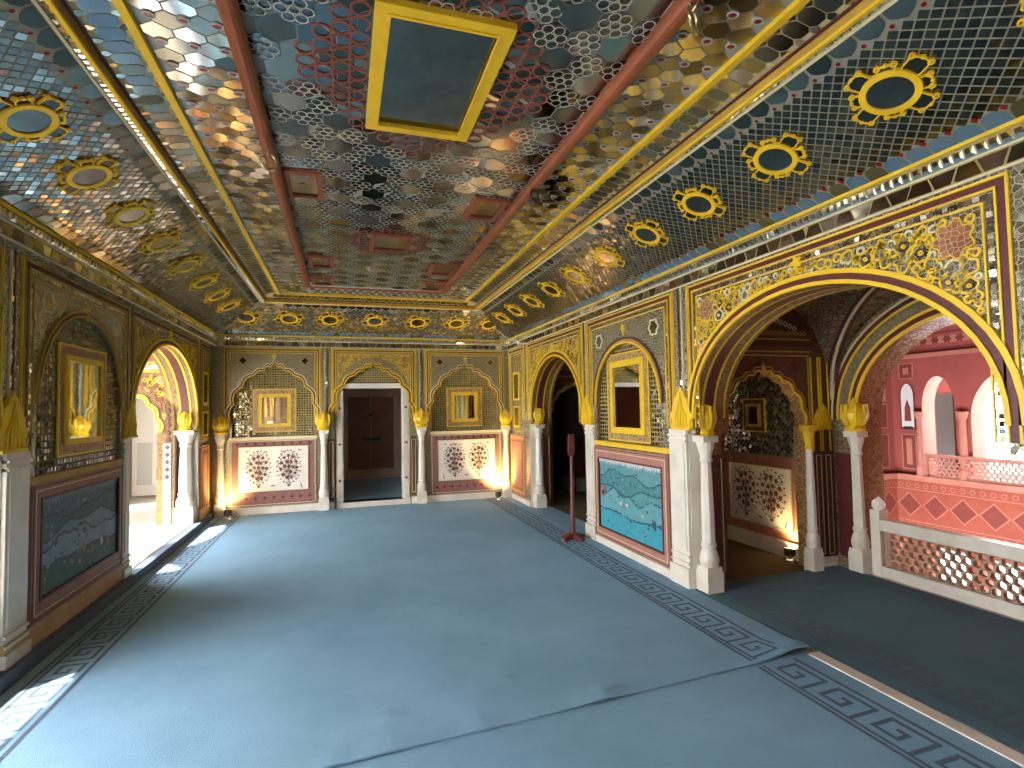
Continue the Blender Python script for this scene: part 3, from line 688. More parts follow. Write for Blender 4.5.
# oval mirror medallions: one built, then copied
def make_medallion():
    t = thing('oval_mirror', 'x', 'mirror', (0, 0, 0), 'yellow flower medallions on the cove')
    G = FW; mb = MB(); n = 48
    a = [(.102*math.cos(2*PI*k/n), .090*math.sin(2*PI*k/n)) for k in range(n+1)]; b = [(.132*math.cos(2*PI*k/n), .119*math.sin(2*PI*k/n)) for k in range(n+1)]
    mb.band(G, a, b, 0, .020, YEL); mb.build('frame', t)
    g = MB(); g.ngon(G, [(.104*math.cos(2*PI*k/n), .092*math.sin(2*PI*k/n)) for k in range(n)], .013, OLDG); g.build('glass', t)
    p = MB()
    for k in range(8):
        q = 2*PI*k/8+PI/8; big = k % 2 == 0; L = .095 if big else .055; wd_ = .060 if big else .046
        c0 = Vector((.115*math.cos(q), .102*math.sin(q))); dr = Vector((math.cos(q), math.sin(q))); pr = Vector((-dr.y, dr.x))
        pts = [c0+dr*(L*.5*(1-math.cos(s)))+pr*(wd_*math.sin(s)*(1+.25*math.cos(2*s))) for s in [PI*2*i/20 for i in range(20)]]
        p.ngon(G, [tuple(x) for x in pts], .009-.0002*k, MD)
        p.stroke(G, [tuple(x) for x in pts], .0065, 0, .014, YEL, True)
        e = c0+dr*(L*1.02); p.slab(G, circle(e.x, e.y, .009, 8), 0, .015, YEL)
        for sg in (-1, 1):
            e = c0+dr*(L*.9)+pr*(sg*wd_*.75); p.stroke(G, circle(e.x, e.y, .012, 8), .006, 0, .013, YEL, True)
    for q_ in p.v: q_.y *= .90
    p.build('petals', t)
    return t
med0 = make_medallion(); used = [False]
def place_medallion(F, a, b, label, flip):
    if not used[0]: r = med0; used[0] = True
    else:
        r = med0.copy(); C.objects.link(r)
        for ch in MEDCH: c = ch.copy(); C.objects.link(c); c.parent = r
    U = -F.u if flip else F.u
    mx = Matrix((U, F.v, F.n)).transposed().to_4x4(); mx.translation = F(a, b, .008); r.matrix_world = mx
    r.rotation_mode = 'XYZ'; r['label'] = label
MEDCH = [o for o in C.objects if o.parent == med0]
RY = [1.09, 1.79, 2.49, 3.21, 3.91, 4.63, 5.37, 6.08, 6.80, 7.52, 8.20]; LY = [3.14, 3.79, 4.47, 5.14, 5.87, 6.58, 7.29, 7.98]; BXS = [-1.40, -.79, -.19, .5, 1.19, 1.84, 2.42]
hv = .225/ .40*.40/CH*sl if False else .47
for i, y in enumerate(RY): place_medallion(FCR, y, hv, 'yellow-petalled round mirror on the right cove, %s from the near end' % ORD[i], True)
for i, y in enumerate(LY): place_medallion(FCL, y, hv, 'yellow-petalled round mirror on the left cove, %s from the near end' % ORD[i], False)
for i, x in enumerate(BXS): place_medallion(FCB, x, hv, 'yellow-petalled round mirror on the cove of the back wall, %s from the left' % ORD[i], FCB.u.cross(FCB.v).dot(FCB.n) < 0)
# ================================================================== MIRRORS AND PAINTINGS ON THE WALLS
GM = 'mirrors in the wall niches'
wall_panel('wall_mirror', 'tall yellow-framed mirror on the right wall pier between the two arches', 'mirror', FR, 4.74, 1.30, 5.45, 2.10, .062, YEL, GLASS, GM, -.036, .022, (.075, INLAY))
wall_panel('wall_mirror', 'tall mirror in reddish inlaid frame on the left wall pier', 'mirror', FL, 4.755, 1.385, 5.40, 2.06, .04, YEL, GLASS, GM, -.014, .022, (.075, BRED))
for uc, s, l in ((-1.05, -1, 'left'), (2.08, 1, 'right')):
    wall_panel('wall_mirror', 'small gold-framed mirror in the cusped niche %s of the back doorway' % l, 'mirror', FB, uc-.24, 1.37, uc+.24, 1.90, .05, YEL, GLASS, GM, -.115, .035, (.075, INLAY), tiltg=0)
# the two big landscape paintings
def landscape(label, F, a0, b0, a1, b1, par_mt, seed, cols, dots, fu0, fv0, fu1, fv1):
    R = random.Random(seed); c = F((fu0+fu1)/2, (fv0+fv1)/2, .02)
    t = thing('landscape_painting', label, 'painting', c, 'painted landscapes on the piers')
    f = MB(); f.poly(F, [[(fu0, fv0), (fu1, fv0), (fu1, fv1), (fu0, fv1)], [(a0, b0), (a1, b0), (a1, b1), (a0, b1)]], .001, .026, par_mt)
    for o, mm in ((.018, DRED), (.045, PALE)): f.stroke(F, [(fu0+o, fv0+o), (fu1-o, fv0+o), (fu1-o, fv1-o), (fu0+o, fv1-o)], .007, 0, .029, mm, True)
    f.stroke(F, [(a0-.008, b0-.008), (a1+.008, b0-.008), (a1+.008, b1+.008), (a0-.008, b1+.008)], .018, 0, .032, DRED, True); f.build('frame', t)
    mb = MB(); mb.rect(F, a0, b0, a1, b1, .001, .010, cols[0]); d = .0105; W = a1-a0; H = b1-b0; n = 44
    def ridge(base, amp, fr, ph): return [(a0+W*i/n, b0+H*min(.995, max(.005, base+amp*math.sin(fr*i/n*6.28+ph)+amp*.6*math.sin(fr*2.7*i/n*6.28+ph*2)+R.uniform(-.01, .01)))) for i in range(n+1)]
    for k, (base, amp, fr, col, edge) in enumerate(((.80, .05, 1.0, cols[1], 1), (.62, .06, .8, cols[2], 1), (.52, .05, 1.3, cols[3], 1), (.27, .02, .7, cols[4], 1))):
        top = ridge(base, amp, fr, R.random()*6); low = [(x, b0) for x, _ in top]
        mb.add([F(*p, d) for p in top]+[F(*p, d) for p in low], [[i, i+1, n+2+i, n+1+i] for i in range(n)], col)
        mb.stroke(F, top, .015, d, d+.0008, cols[5], flat=True); d += .0012
    for _ in range(150):                                               # tufts, trees and rocks
        x, y = a0+W*R.uniform(.04, .96), b0+H*R.uniform(.05, .9); r = R.uniform(.006, .024)
        mb.ngon(F, lobed(x, y, r, R.choice((3, 4, 5)), .25, 18, .7), d, R.choice(cols[1:6])); d += .00002
    for fx, fy, r, sq, col in dots:
        mb.ngon(F, lobed(a0+W*fx, b0+H*fy, r, 3, .2, 20, sq), d+.0006, col)
    for i in range(30):
        x = a0+W*(i+.5)/30; y = b1-.004; mb.ngon(F, [(x-W/62, y), (x+W/62, y), (x+W/110, y-.030-R.random()*.03), (x-W/120, y-.02-R.random()*.02)], d, cols[6])
    mb.build('canvas', t); return t
def tc(n, c, k=.6): return mat(n, c, .55, noise=(14, tuple(v*k for v in c), .3))
PC = [tc('teal_sky', (.12, .33, .36)), tc('teal_hill', (.06, .24, .27)), tc('sea_green', (.09, .30, .30)), tc('light_teal', (.13, .37, .42)), tc('turquoise', (.04, .34, .44)), tc('dark_teal', (.012, .07, .11)), tc('white_cloud', (.6, .65, .66), .8)]
PL = [tc('dusk_teal', (.06, .16, .19)), tc('dusk_hill', (.045, .13, .15)), tc('pale_river', (.16, .28, .34)), tc('misty_blue', (.22, .34, .40)), tc('dark_green', (.045, .11, .07)), tc('night_teal', (.015, .05, .06)), tc('dusk_cloud', (.14, .25, .28), .8)]
ORG, CRM, PNK = tc('orange_dot', (.5, .16, .05)), tc('cream_dot', (.62, .54, .38)), tc('pink_dot', (.42, .16, .16))
landscape('bright turquoise landscape painting framed in terracotta below the yellow mirror, right wall', FR, 4.41, .22, 5.70, 1.0, mat('terracotta_frame', (.40, .185, .135), .6, noise=(10, (.32, .13, .095), .2)), 5, PC,
          [(.62, .42, .028, .8, CRM), (.52, .42, .025, .7, CRM), (.57, .40, .02, .8, ORG), (.28, .35, .025, .6, CRM), (.93, .52, .05, 1.3, PNK), (.94, .50, .03, 1.2, PC[5]), (.12, .28, .04, 1.1, PC[5])], 4.30, .10, 5.81, 1.13)
landscape('dim blue-green landscape painting framed in dark pink below the mirror, left wall', FL, 4.42, .385, 5.70, 1.04, mat('dark_pink_frame', (.30, .135, .105), .6, noise=(10, (.23, .09, .07), .2)), 11, PL,
          [(.5, .3, .03, 1.6, PNK), (.35, .2, .02, 1.5, ORG), (.62, .22, .02, 1.4, ORG), (.75, .25, .025, 1.3, CRM), (.45, .15, .02, 1, CRM), (.25, .12, .03, 1, PL[4]), (.85, .2, .03, 1.2, ORG)], 4.30, .245, 5.80, 1.15)
# white flower panels on the back wall and one in the right aisle
FLW, LEAF, STEM = mat('inlay_flower', (.13, .028, .022), .5), mat('inlay_leaf', (.05, .055, .03), .5), mat('inlay_stem', (.10, .07, .04), .5)
IVORY = mat('ivory_panel', (.76, .70, .62), .45, noise=(6, (.66, .58, .50), .2))
def bush(mb, F, uc, v0, wd, h, d, R):
    mb.stroke(F, [(uc, v0), (uc, v0+h*.9)], .008, d, d+.001, STEM, flat=True)
    k = 0
    for ring_, n, rr in ((0, 1, 0), (.34, 6, 1), (.66, 11, 1), (.98, 22, 1)):
        for i in range(n):
            q = 2*PI*i/n+ring_*2+(.3 if ring_ else 0); x = uc+wd/2*ring_*math.cos(q); y = v0+h*.54+h*.46*ring_*math.sin(q)
            mb.stroke(F, [(uc, v0+h*.15+max(0, (y-v0-h*.3))*.5), ((uc+x)/2*1.0, (y+v0+h*.4)/2), (x, y)], .0035, d, d+.0005, STEM, flat=True)
            if ring_ < .9:
                mb.ngon(F, lobed(x, y, .022+.008*R.random(), 6, .2, 24, 1, R.random()), d+.002, FLW); mb.ngon(F, circle(x, y, .008, 8), d+.0026, STEM)
            else: mb.ngon(F, circle(x, y, .016, 8, .6, R.random()*3), d+.002, R.choice((LEAF, FLW)))
    for _ in range(110):
        q = R.random()*6.28; r = math.sqrt(R.random()); x = uc+wd/2*r*math.cos(q); y = v0+h*.54+h*.46*r*math.sin(q); a = R.random()*3
        mb.ngon(F, [(x+.018*math.cos(a), y+.018*math.sin(a)), (x-.006*math.sin(a), y+.006*math.cos(a)), (x-.018*math.cos(a), y-.018*math.sin(a)), (x+.006*math.sin(a), y-.006*math.cos(a))], d+.0015+R.random()*.0004, LEAF)
    for i in range(7):
        q = PI*(i+1)/8; mb.ngon(F, [(uc+.012*math.sin(q), v0), (uc+.055*math.cos(q), v0+.05*math.sin(q)+.01), (uc-.012*math.sin(q), v0)], d+.0015+i*.00005, LEAF)
def bird(mb, F, x, y, s, d, fl):
    P = [(0, .3), (.5, .5), (1, .25), (1.5, .6), (1.9, .55), (1.6, .2), (1.0, -.2), (.3, -.25), (-.3, .05), (-1.1, -.35), (-.4, .3)]
    mb.ngon(F, [(x+p[0]*s*fl, y+p[1]*s) for p in P], d, LEAF)
def flower_panel(label, F, a0, b0, a1, b1, bushes, d, seed, group, mt=IVORY):
    R = random.Random(seed); t = thing('flower_panel', label, 'panel', F((a0+a1)/2, b0, d), group)
    mb = MB(); mb.rect(F, a0, b0, a1, b1, d-.004, d+.008, mt); W = a1-a0; d += .009
    for c, wd, h in bushes: bush(mb, F, a0+W*c, b0+.05, wd, h, d, R)
    if len(bushes) > 1:
        for x, y, s, f in ((.10, b1-.06, .022, 1), (.40, b1-.07, .022, -1), (.60, b1-.07, .022, 1), (.90, b1-.06, .026, -1), (.47, b0+.07, .030, 1)): bird(mb, F, a0+W*x, y, s, d+.003, f)
        for x in (.09, .91): mb.ngon(F, [(a0+W*x-.008, b0+.03), (a0+W*x+.014, b0+.02), (a0+W*x-.02, b0+.13)], d+.003, LEAF)
    mb.build('inlaid_slab', t)
    f = MB(); f.stroke(F, [(a0-.006, b0-.006), (a1+.006, b0-.006), (a1+.006, b1+.006), (a0-.006, b1+.006)], .014, d-.012, d+.006, PALE, True); f.build('edging', t)
for uc, l in ((-1.05, 'left'), (2.08, 'right')):
    flower_panel('white panel inlaid with two dark flower bushes, %s of the back doorway' % l, FB, uc-.50, .37, uc+.50, 1.05, ((.28, .36, .58), (.72, .36, .58)), .021, 3 if l == 'left' else 4, 'white flower panels on the back wall')
# ================================================================== COLUMNS
def column(x, y, label, rad=.075, h=1.30, face=0.0, base_mt=MARB, group='white marble columns', crest_w=.20, cap_mt=MARB, z0=0.0, gold=True):
    t = thing('column', label, 'column', (x, y, z0), group); c = (x, y, z0)
    R45 = PI/4+face; k = math.sqrt(2)
    mb = MB(); mb.lathe(c, [(rad*1.42*k, 0), (rad*1.42*k, .17), (rad*1.30*k, .19), (rad*1.30*k, .22)], MARB, 4, R45)
    mb.lathe(c, [(rad*1.25, .22), (rad*1.42, .25), (rad*1.45, .29), (rad*1.2, .34), (rad*.98, .37), (rad*1.12, .385), (rad*1.12, .41), (rad*.95, .425)], MARB, 16, R45/2); mb.build('base', t)
    mb = MB(); mb.lathe(c, [(rad*1.0, .42), (rad*1.02, .50), (rad*.93, .80), (rad*.80, h-.22), (rad*.80, h-.20)], MARB, 8, PI/8+face); mb.build('shaft', t)
    mb = MB(); mb.lathe(c, [(rad*.85, h-.21), (rad*1.0, h-.195), (rad*.85, h-.17), (rad*.9, h-.14), (rad*1.25, h-.08), (rad*1.35, h-.05), (rad*1.35, h-.035)], cap_mt, 12, face)
    mb.lathe(c, [(rad*1.35*k, h-.035), (rad*1.35*k, h+.02)], cap_mt, 4, R45); mb.build('capital', t)
    if gold:
        mb = MB(); w2 = crest_w/2
        mb.lathe(c, [(w2*.80, h+.02), (w2*.95, h+.045), (w2*.75, h+.08), (w2*1.05, h+.14), (w2*1.10, h+.19), (w2*.85, h+.24), (w2*.50, h+.285), (w2*.16, h+.325), (.004, h+.345)], YEL, 10, face)
        for q in range(8):
            a = q*PI/4+face; mb.tube([(x+w2*.72*math.cos(a), y+w2*.72*math.sin(a), z0+h+.08), (x+w2*1.10*math.cos(a), y+w2*1.10*math.sin(a), z0+h+.16), (x+w2*.98*math.cos(a), y+w2*.98*math.sin(a), z0+h+.25), (x+w2*1.02*math.cos(a), y+w2*1.02*math.sin(a), z0+h+.275)], .012, YEL, 6)
        mb.build('leaf_capital', t)
    return t
JX = .20
column(XR+.11, 3.925, 'white column at the far jamb of the wide right-hand arch', .056, 1.31, crest_w=.17)
column(XR+.13, 1.545, 'white column at the near jamb of the wide right-hand arch', .056, 1.31, crest_w=.17)
column(XR+.12, 8.10, 'white column at the far jamb of the narrow right-hand arch', .06, 1.31)
column(XLW-.13, 8.50, 'sunlit white column at the far jamb of the left-hand arch', .085, 1.25, z0=.10)
column(XLW-.13, 3.925, 'white column beside the left landscape painting, at the near arch', .085, 1.25, z0=.10)
column(-.30, D-.06, 'white column between the left flower panel and the doorway', .056, 1.28, crest_w=.24)
column(1.28, D-.06, 'white column between the doorway and the right flower panel', .056, 1.28, crest_w=.24)
column(-1.80, D-.085, 'white column in the left corner of the back wall', .05, 1.25)
column(2.79, D-.085, 'white column in the right corner of the back wall', .05, 1.25)
# ================================================================== RIGHT AISLE
FX4 = Frame((0, 4.14, 0), (1, 0, 0), (0, 0, 1), (0, -1, 0))
CA = (3.36, 4.30, 1.36, 1.95)
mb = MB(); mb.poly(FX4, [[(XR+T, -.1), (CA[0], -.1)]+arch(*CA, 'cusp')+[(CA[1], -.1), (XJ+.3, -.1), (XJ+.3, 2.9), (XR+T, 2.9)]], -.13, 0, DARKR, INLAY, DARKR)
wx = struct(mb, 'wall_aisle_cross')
arch_band(FX4, CA, wx, 'cusp', wide=.5, mats=(YEL, DRED, OCH))
mb = MB()
for v, wd, mm in ((2.10, .012, OCH), (2.17, .05, DRED), (2.22, .012, OCH)): mb.stroke(FX4, [(XR+T, v), (4.42, v)], wd, 0, .010, mm)
mb.stroke(FX4, [(3.28, 0), (3.28, 2.06), (4.38, 2.06), (4.38, 0)], .012, 0, .010, OCH)
for u in (3.42, 4.24): mb.slab(FX4, lobed(u, 1.95, .05, 7, .15), 0, .008, DRED)
for i in range(22): mb.stroke(FX4, lobed(3.3+i*.05, 2.28, .018, 4, .2, 12), .005, 0, .007, OCH, True)
for i in range(16): mb.stroke(FX4, lobed(3.42+i*.054, 2.33+.10*math.sin(i/15*PI), .02, 4, .2, 12), .005, 0, .007, PALE, True)
for a, b in ((4.41, 4.50), (4.53, 4.62)):
    mb.rect(FX4, a, .10, b, 1.10, 0, .014, DRED); mb.stroke(FX4, [(a+.015, .12), (b-.015, .12), (b-.015, 1.08), (a+.015, 1.08)], .007, 0, .018, PALE, True)
    for i in range(7): mb.slab(FX4, lobed((a+b)/2, .2+i*.13, .02, 4, .3, 16), .012, .018, PINK)
    for u in (a, b): mb.stroke(FX4, [(u, 1.12), (u, 2.05)], .010, 0, .012, YEL)
mb.rect(FX4, 4.39, 0, 4.64, .09, 0, .02, MARB)
mb.build('painted_border', wx)
crest(FX4, 4.53, 1.33, .20, .26, wx, YEL)
column(4.27, 4.06, 'slim white column with gold capital beside the cusped aisle arch', .042, 1.36, cap_mt=YEL, gold=False)
# vault over the bay
vb = MB(); n = 26; X0, X1, Y0, Y1 = XR+T-.01, XJ+.01, 1.50, 4.15
vs = []; fs = []
for j in range(n+1):
    for i in range(n+1):
        x = X0+(X1-X0)*i/n; y = Y0+(Y1-Y0)*j/n; tx = (2*i/n-1); ty = (2*j/n-1)
        zx = 1.62+.98*math.sqrt(max(0, 1-tx*tx)); zy = 1.62+.98*math.sqrt(max(0, 1-ty*ty)); vs.append((x, y, max(zx, zy)))
for j in range(n):
    for i in range(n): fs.append([j*(n+1)+i, j*(n+1)+i+1, (j+1)*(n+1)+i+1, (j+1)*(n+1)+i])
vb.add(vs, fs, VAULT)
vb.box((X0, Y0-.3, 2.70), (X1+.3, Y1+.3, 2.82), DARKR)
for s1 in (-1, 1):                                                     # painted ribs along the groins
    for off, mm in ((-.05, DRED), (0, PALE), (.05, DRED)):
        P = []
        for k in range(n+1):
            t = -1+2*k/n; q = min(1, abs(t)); P.append((X0+(X1-X0)*(t+1)/2, Y0+(Y1-Y0)*((s1*t+1)/2)+off, 1.61+.98*math.sqrt(max(0, 1-q*q))))
        vb.tube(P, .014, mm, 6)
cv = struct(vb, 'ceiling_aisle')
# outer wall of the bay with the wide arch onto the courtyard
FJ = Frame((XJ, 0, 0), (0, 1, 0), (0, 0, 1), (-1, 0, 0)); OA = (1.72, 3.86, 1.42, 2.31)
mb = MB(); mb.poly(FJ, [[(-4.2, -.1), (OA[0], -.1)]+arch(*OA)+[(OA[1], -.1), (4.4, -.1), (4.4, 2.9), (-4.2, 2.9)]], -.30, 0, VAULT, REVEAL, PINK); mb.box((XR+T, YF-.4, 2.7), (XJ+.3, 1.3, 2.8), DARKR); mb.box((XR+T, YF-.5, -.1), (XJ+.3, YF-.3, 2.8), DARKR)
wj = struct(mb, 'wall_aisle_right')
mb = MB(); o = 0
for wd, mm, h in ((.028, YEL, .02), (.045, DRED, .010), (.024, YEL, .016), (.10, MOSF, .006), (.02, YEL, .014), (.04, DRED, .010), (.02, PALE, .012)):
    a = arch(OA[0]-o, OA[1]+o, OA[2], OA[3]+o); o += wd; b = arch(OA[0]-o, OA[1]+o, OA[2], OA[3]+o); mb.band(FJ, a, b, 0, h, mm)
mb.build('arch_moulding', wj)
mb = MB(); mb.rect(FJ, 3.95, .10, 4.10, 1.10, 0, .012, DRED); mb.rect(FJ, 3.87, 0, 3.94, 1.36, 0, .012, MARB); mb.build('painted_border', wj)
column(XJ-.01, 3.88, 'white column left of the pierced marble parapet', .052, 1.30)
column(XJ-.01, 1.70, 'white column at the near end of the pierced marble parapet', .052, 1.30)
# jali parapet
def jali(F, u0, u1, v0, v1, p, th, mt, fill=.74):
    mb = MB(); r = p/math.sqrt(3); rows = max(1, round((v1-v0)/(1.5*r))); cols = int((u1-u0)/p); r = (v1-v0)/(rows*1.5+.5)
    p = (u1-u0)/(cols+.5)
    for j in range(rows):
        for i in range(cols):
            cu, cv_ = u0+p*(i+.5+(.5 if j % 2 else 0)), v0+r+j*1.5*r
            A = [(cu+p/2*x, cv_+r*y) for x, y in ((0, 1), (1, .5), (1, -.5), (0, -1), (-1, -.5), (-1, .5))]
            B = [(cu+(a-cu)*fill, cv_+(b-cv_)*fill) for a, b in A]
            vs = [F(*q, th/2) for q in A+B]+[F(*q, -th/2) for q in A+B]; fs = []
            for k in range(6):
                l = (k+1) % 6; fs += [[k, l, 6+l, 6+k], [12+k, 18+k, 18+l, 12+l], [6+k, 6+l, 18+l, 18+k]]
            mb.add(vs, fs, mt)
    e = p/2
    mb.rect(F, u0-.02, v0-.02, u0+e*.9, v1+.02, -th/2, th/2, mt); mb.rect(F, u1-e*.9, v0-.02, u1+.02, v1+.02, -th/2, th/2, mt)
    mb.rect(F, u0, v0-.02, u1, v0+r*.42, -th/2, th/2, mt); mb.rect(F, u0, v1-r*.42, u1, v1+.02, -th/2, th/2, mt)
    return mb
FJP = Frame((XJ+.06, 0, 0), (0, 1, 0), (0, 0, 1), (-1, 0, 0))
SANDM = mat('sand_marble', (.46, .31, .20), .5, noise=(6, (.36, .23, .14), .2))
t = thing('pierced_parapet', 'low marble parapet pierced with hexagonal holes under the courtyard arch', 'parapet', (XJ+.06, 2.8, 0))
jali(FJP, 1.86, 3.66, .10, .42, .078, .045, SANDM).build('pierced_screen', t)
mb = MB(); mb.rect(FJP, 1.78, .42, 3.70, .52, -.05, .05, MARB); mb.build('top_rail', t)
mb = MB(); mb.rect(FJP, 1.78, 0, 3.70, .10, -.05, .05, MARB); mb.build('bottom_rail', t)
for u in (3.74, 1.80):
    mb = MB(); mb.rect(FJP, u-.045, 0, u+.045, .60, -.055, .055, MARB); mb.lathe(FJP(u, .60), [(.035, 0), (.05, .02), (.055, .05), (.045, .08), (.018, .10), (.006, .115)], MARB, 14); mb.build('post', t)
# inner corridor beyond the cusped aisle arch
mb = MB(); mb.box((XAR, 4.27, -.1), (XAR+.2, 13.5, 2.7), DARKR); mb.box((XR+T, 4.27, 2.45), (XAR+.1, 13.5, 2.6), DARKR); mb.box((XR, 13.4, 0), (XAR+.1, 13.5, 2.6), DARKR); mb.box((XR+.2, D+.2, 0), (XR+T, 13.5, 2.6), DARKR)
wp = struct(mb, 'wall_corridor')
FPW = Frame((XAR, 0, 0), (0, 1, 0), (0, 0, 1), (-1, 0, 0))
mb = MB(); mb.rect(FPW, 4.27, 1.03, 5.75, 2.2, 0, .010, GRD); p = .058
for i in range(46):
    for j in range(38):
        a, b = 4.30+i*p/1+(p/2 if j % 2 else 0), 1.06+j*p/2
        if a > 5.7 or b > 2.15: continue
        mb.tile(FPW, [(a, b-p/2), (a+p/2, b), (a, b+p/2), (a-p/2, b)], rnd.choice((MM, MD, ML)), .005, .014, .03)
mb.build('mirror_grid', wp)
mb = MB(); mb.rect(FPW, 4.27, .16, 5.55, 1.03, 0, .016, DADO2); mb.rect(FPW, 4.27, 0, 5.6, .16, 0, .05, MARB); mb.build('painted_dado', wp)
flower_panel('dim ivory flower panel in the dark passage beyond the cusped aisle arch', FPW, 4.42, .28, 5.32, .90, ((.30, .40, .56), (.72, .40, .56)), .024, 9, None, IVORY)
wall_panel('wall_mirror', 'tiny dark mirror on the mirror-tiled wall inside the dark passage', 'mirror', FPW, 4.80, 1.34, 5.02, 1.60, .03, OCH, OLDG, GM, .012, .03, (.05, DARKR))
# cross arches seen through the narrow right-hand arch
for k, (yy, nm) in enumerate(((8.35, 'wall_passage_far'), (6.05, 'wall_passage_near'))):
    Fq = Frame((0, yy, 0), (1, 0, 0), (0, 0, 1), (0, -1, 0)); A = (3.34, 4.22, 1.38, 2.0)
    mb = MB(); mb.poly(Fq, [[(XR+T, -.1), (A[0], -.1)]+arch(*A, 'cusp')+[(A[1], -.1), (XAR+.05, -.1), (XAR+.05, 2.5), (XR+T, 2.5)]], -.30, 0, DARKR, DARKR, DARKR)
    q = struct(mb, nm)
    arch_band(Fq, A, q, 'cusp', wide=.5, mats=(OCH, DRED, OCH))
    mb = MB(); [mb.stroke(Fq, [(XR+T, v), (XAR, v)], .012, 0, .01, OCH) for v in (2.12, 2.24, 2.30)]; mb.build('painted_border', q)
mb = MB(); mb.rect(FPW, 9.5, 1.0, 11.8, 2.0, 0, .012, GREYD); mb.build('grey_panel', wp)
mb = MB(); mb.rect(FPW, 9.3, 0, 12.2, .25, 0, .25, GREYD); mb.build('stone_ledge', wp)
# ================================================================== PINK COURTYARD ROOM
XP, YP = 8.0, 6.03
FP = Frame((XP, 0, 0), (0, 1, 0), (0, 0, 1), (-1, 0, 0)); FQ = Frame((0, YP, 0), (1, 0, 0), (0, 0, 1), (0, -1, 0))
mb = MB()
P1, P2 = (5.16, 5.60, 1.42, 1.94), (3.96, 4.97, 1.30, 1.98)
up = [[(-1.2, .50), (YP, .50), (YP, 2.9), (-1.2, 2.9)], [(P1[0], .52)]+arch(*P1)+[(P1[1], .52)], [(P2[0], .52)]+arch(*P2)+[(P2[1], .52)]]
mb.poly(FP, up, -.25, 0, PINK, PINKL, PINK)
lo = [[(-1.2, -1.7), (YP, -1.7), (YP, .50), (-1.2, .50)], [(5.06, -1.15), (5.62, -1.15), (5.62, -.48), (5.06, -.48)], [(3.9, -1.15), (4.93, -1.15), (4.93, -.48), (3.9, -.48)]]
mb.poly(FP, lo, -.25, .02, PORA)
mb.rect(FQ, XJ+.2, -1.7, XP, .50, -.2, .02, PORA); mb.rect(FQ, XJ+.2, .5, XP, 2.9, -.2, 0, PINK)
mb.box((XJ+.29, -1.0, 2.62), (XP+.3, YP+.2, 2.75), PINKL); mb.box((XP+.25, 5.0, 2.62), (XP+1.1, YP+.7, 2.75), PINKL)  # outer slab: unseen roof added to keep sky off the space behind
court = struct(mb, 'wall_courtyard')
mb = MB(); mb.rect(FP, 1.0, .44, YP, .52, 0, .10, PINKL); mb.rect(FQ, XJ+.3, .44, XP, .52, 0, .10, PINKL)
mb.rect(FP, 1.0, 2.22, YP, 2.28, 0, .04, PINKL); mb.rect(FQ, XJ+.3, 2.22, XP, 2.28, 0, .04, PINKL); mb.build('ledge', court)
mb = MB()
for F, a, b in ((FP, 2.2, YP-.02), (FQ, 6.6, XP-.02)):                # painted diamonds on the red wall
    n = int((b-a)/.36)
    for i in range(n):
        u = b-.18-i*.36; mb.ngon(F, [(u-.15, .08), (u, -.07), (u+.15, .08), (u, .23)], .024, PRED); mb.stroke(F, [(u-.17, .08), (u, -.09), (u+.17, .08), (u, .25)], .012, .02, .024, PINKL, True, flat=True)
        for k in range(3): mb.stroke(F, lobed(u-.12+k*.12, -.24, .045, 5, .15, 20), .010, .02, .024, PINKL, True, flat=True); mb.stroke(F, lobed(u-.12+k*.12, .36, .03, 5, .15, 20), .008, .02, .024, PINKL, True, flat=True)
    for v in (.30, -.16, -.32): mb.stroke(F, [(a, v), (b, v)], .012, .02, .024, PINKL, flat=True)
mb.build('diamond_frieze', court)
mb = MB()
for v, wd, mm in ((2.33, .03, PRED), (2.45, .10, PINKL), (2.55, .03, PRED)):
    mb.stroke(FP, [(1.0, v), (YP, v)], wd, 0, .006, mm); mb.stroke(FQ, [(XJ+.3, v), (XP, v)], wd, 0, .006, mm)
for i in range(24): mb.slab(FP, lobed(5.85-i*.16, 2.45, .05, 6, .2, 24), 0, .009, PRED)
FPC = Frame((0, 0, 2.62), (1, 0, 0), (0, 1, 0), (0, 0, -1))
for i in range(4):
    for j in range(4):
        mb.slab(FPC, lobed(5.6+i*.65, 3.2+j*.72, .24, 8, .15, 40, 1.1), 0, .006, PRED); mb.stroke(FPC, lobed(5.6+i*.65, 3.2+j*.72, .29, 8, .12, 40, 1.1), .02, 0, .006, PINK, True)
mb.build('ceiling_painting', court)
mb = MB()
mb.slab(FP, [(5.70, 1.18)]+arch(5.70, 5.90, 1.66, 1.86)+[(5.90, 1.18)], 0, .01, GREYP); mb.slab(FP, [(5.75, 1.3), (5.85, 1.3), (5.84, 1.5), (5.80, 1.62), (5.76, 1.5)], .009, .014, PRED)
mb.slab(FP, lobed(5.80, 1.2, .09, 6, .1, 24, .25), .009, .016, IRON)
mb.stroke(FP, [(5.70, 1.18)]+arch(5.70, 5.90, 1.66, 1.86)+[(5.90, 1.18)], .016, 0, .016, PRED, True)
for a0, b0, a1, b1 in ((5.70, .60, 5.90, 1.10), (5.70, 1.93, 5.90, 2.15)):
    mb.rect(FP, a0, b0, a1, b1, 0, .012, PRED); mb.stroke(FP, [(a0, b0), (a1, b0), (a1, b1), (a0, b1)], .014, 0, .016, PINKL, True); mb.rect(FP, a0+.06, b0+.06, a1-.06, b1-.06, .01, .016, PINKL)
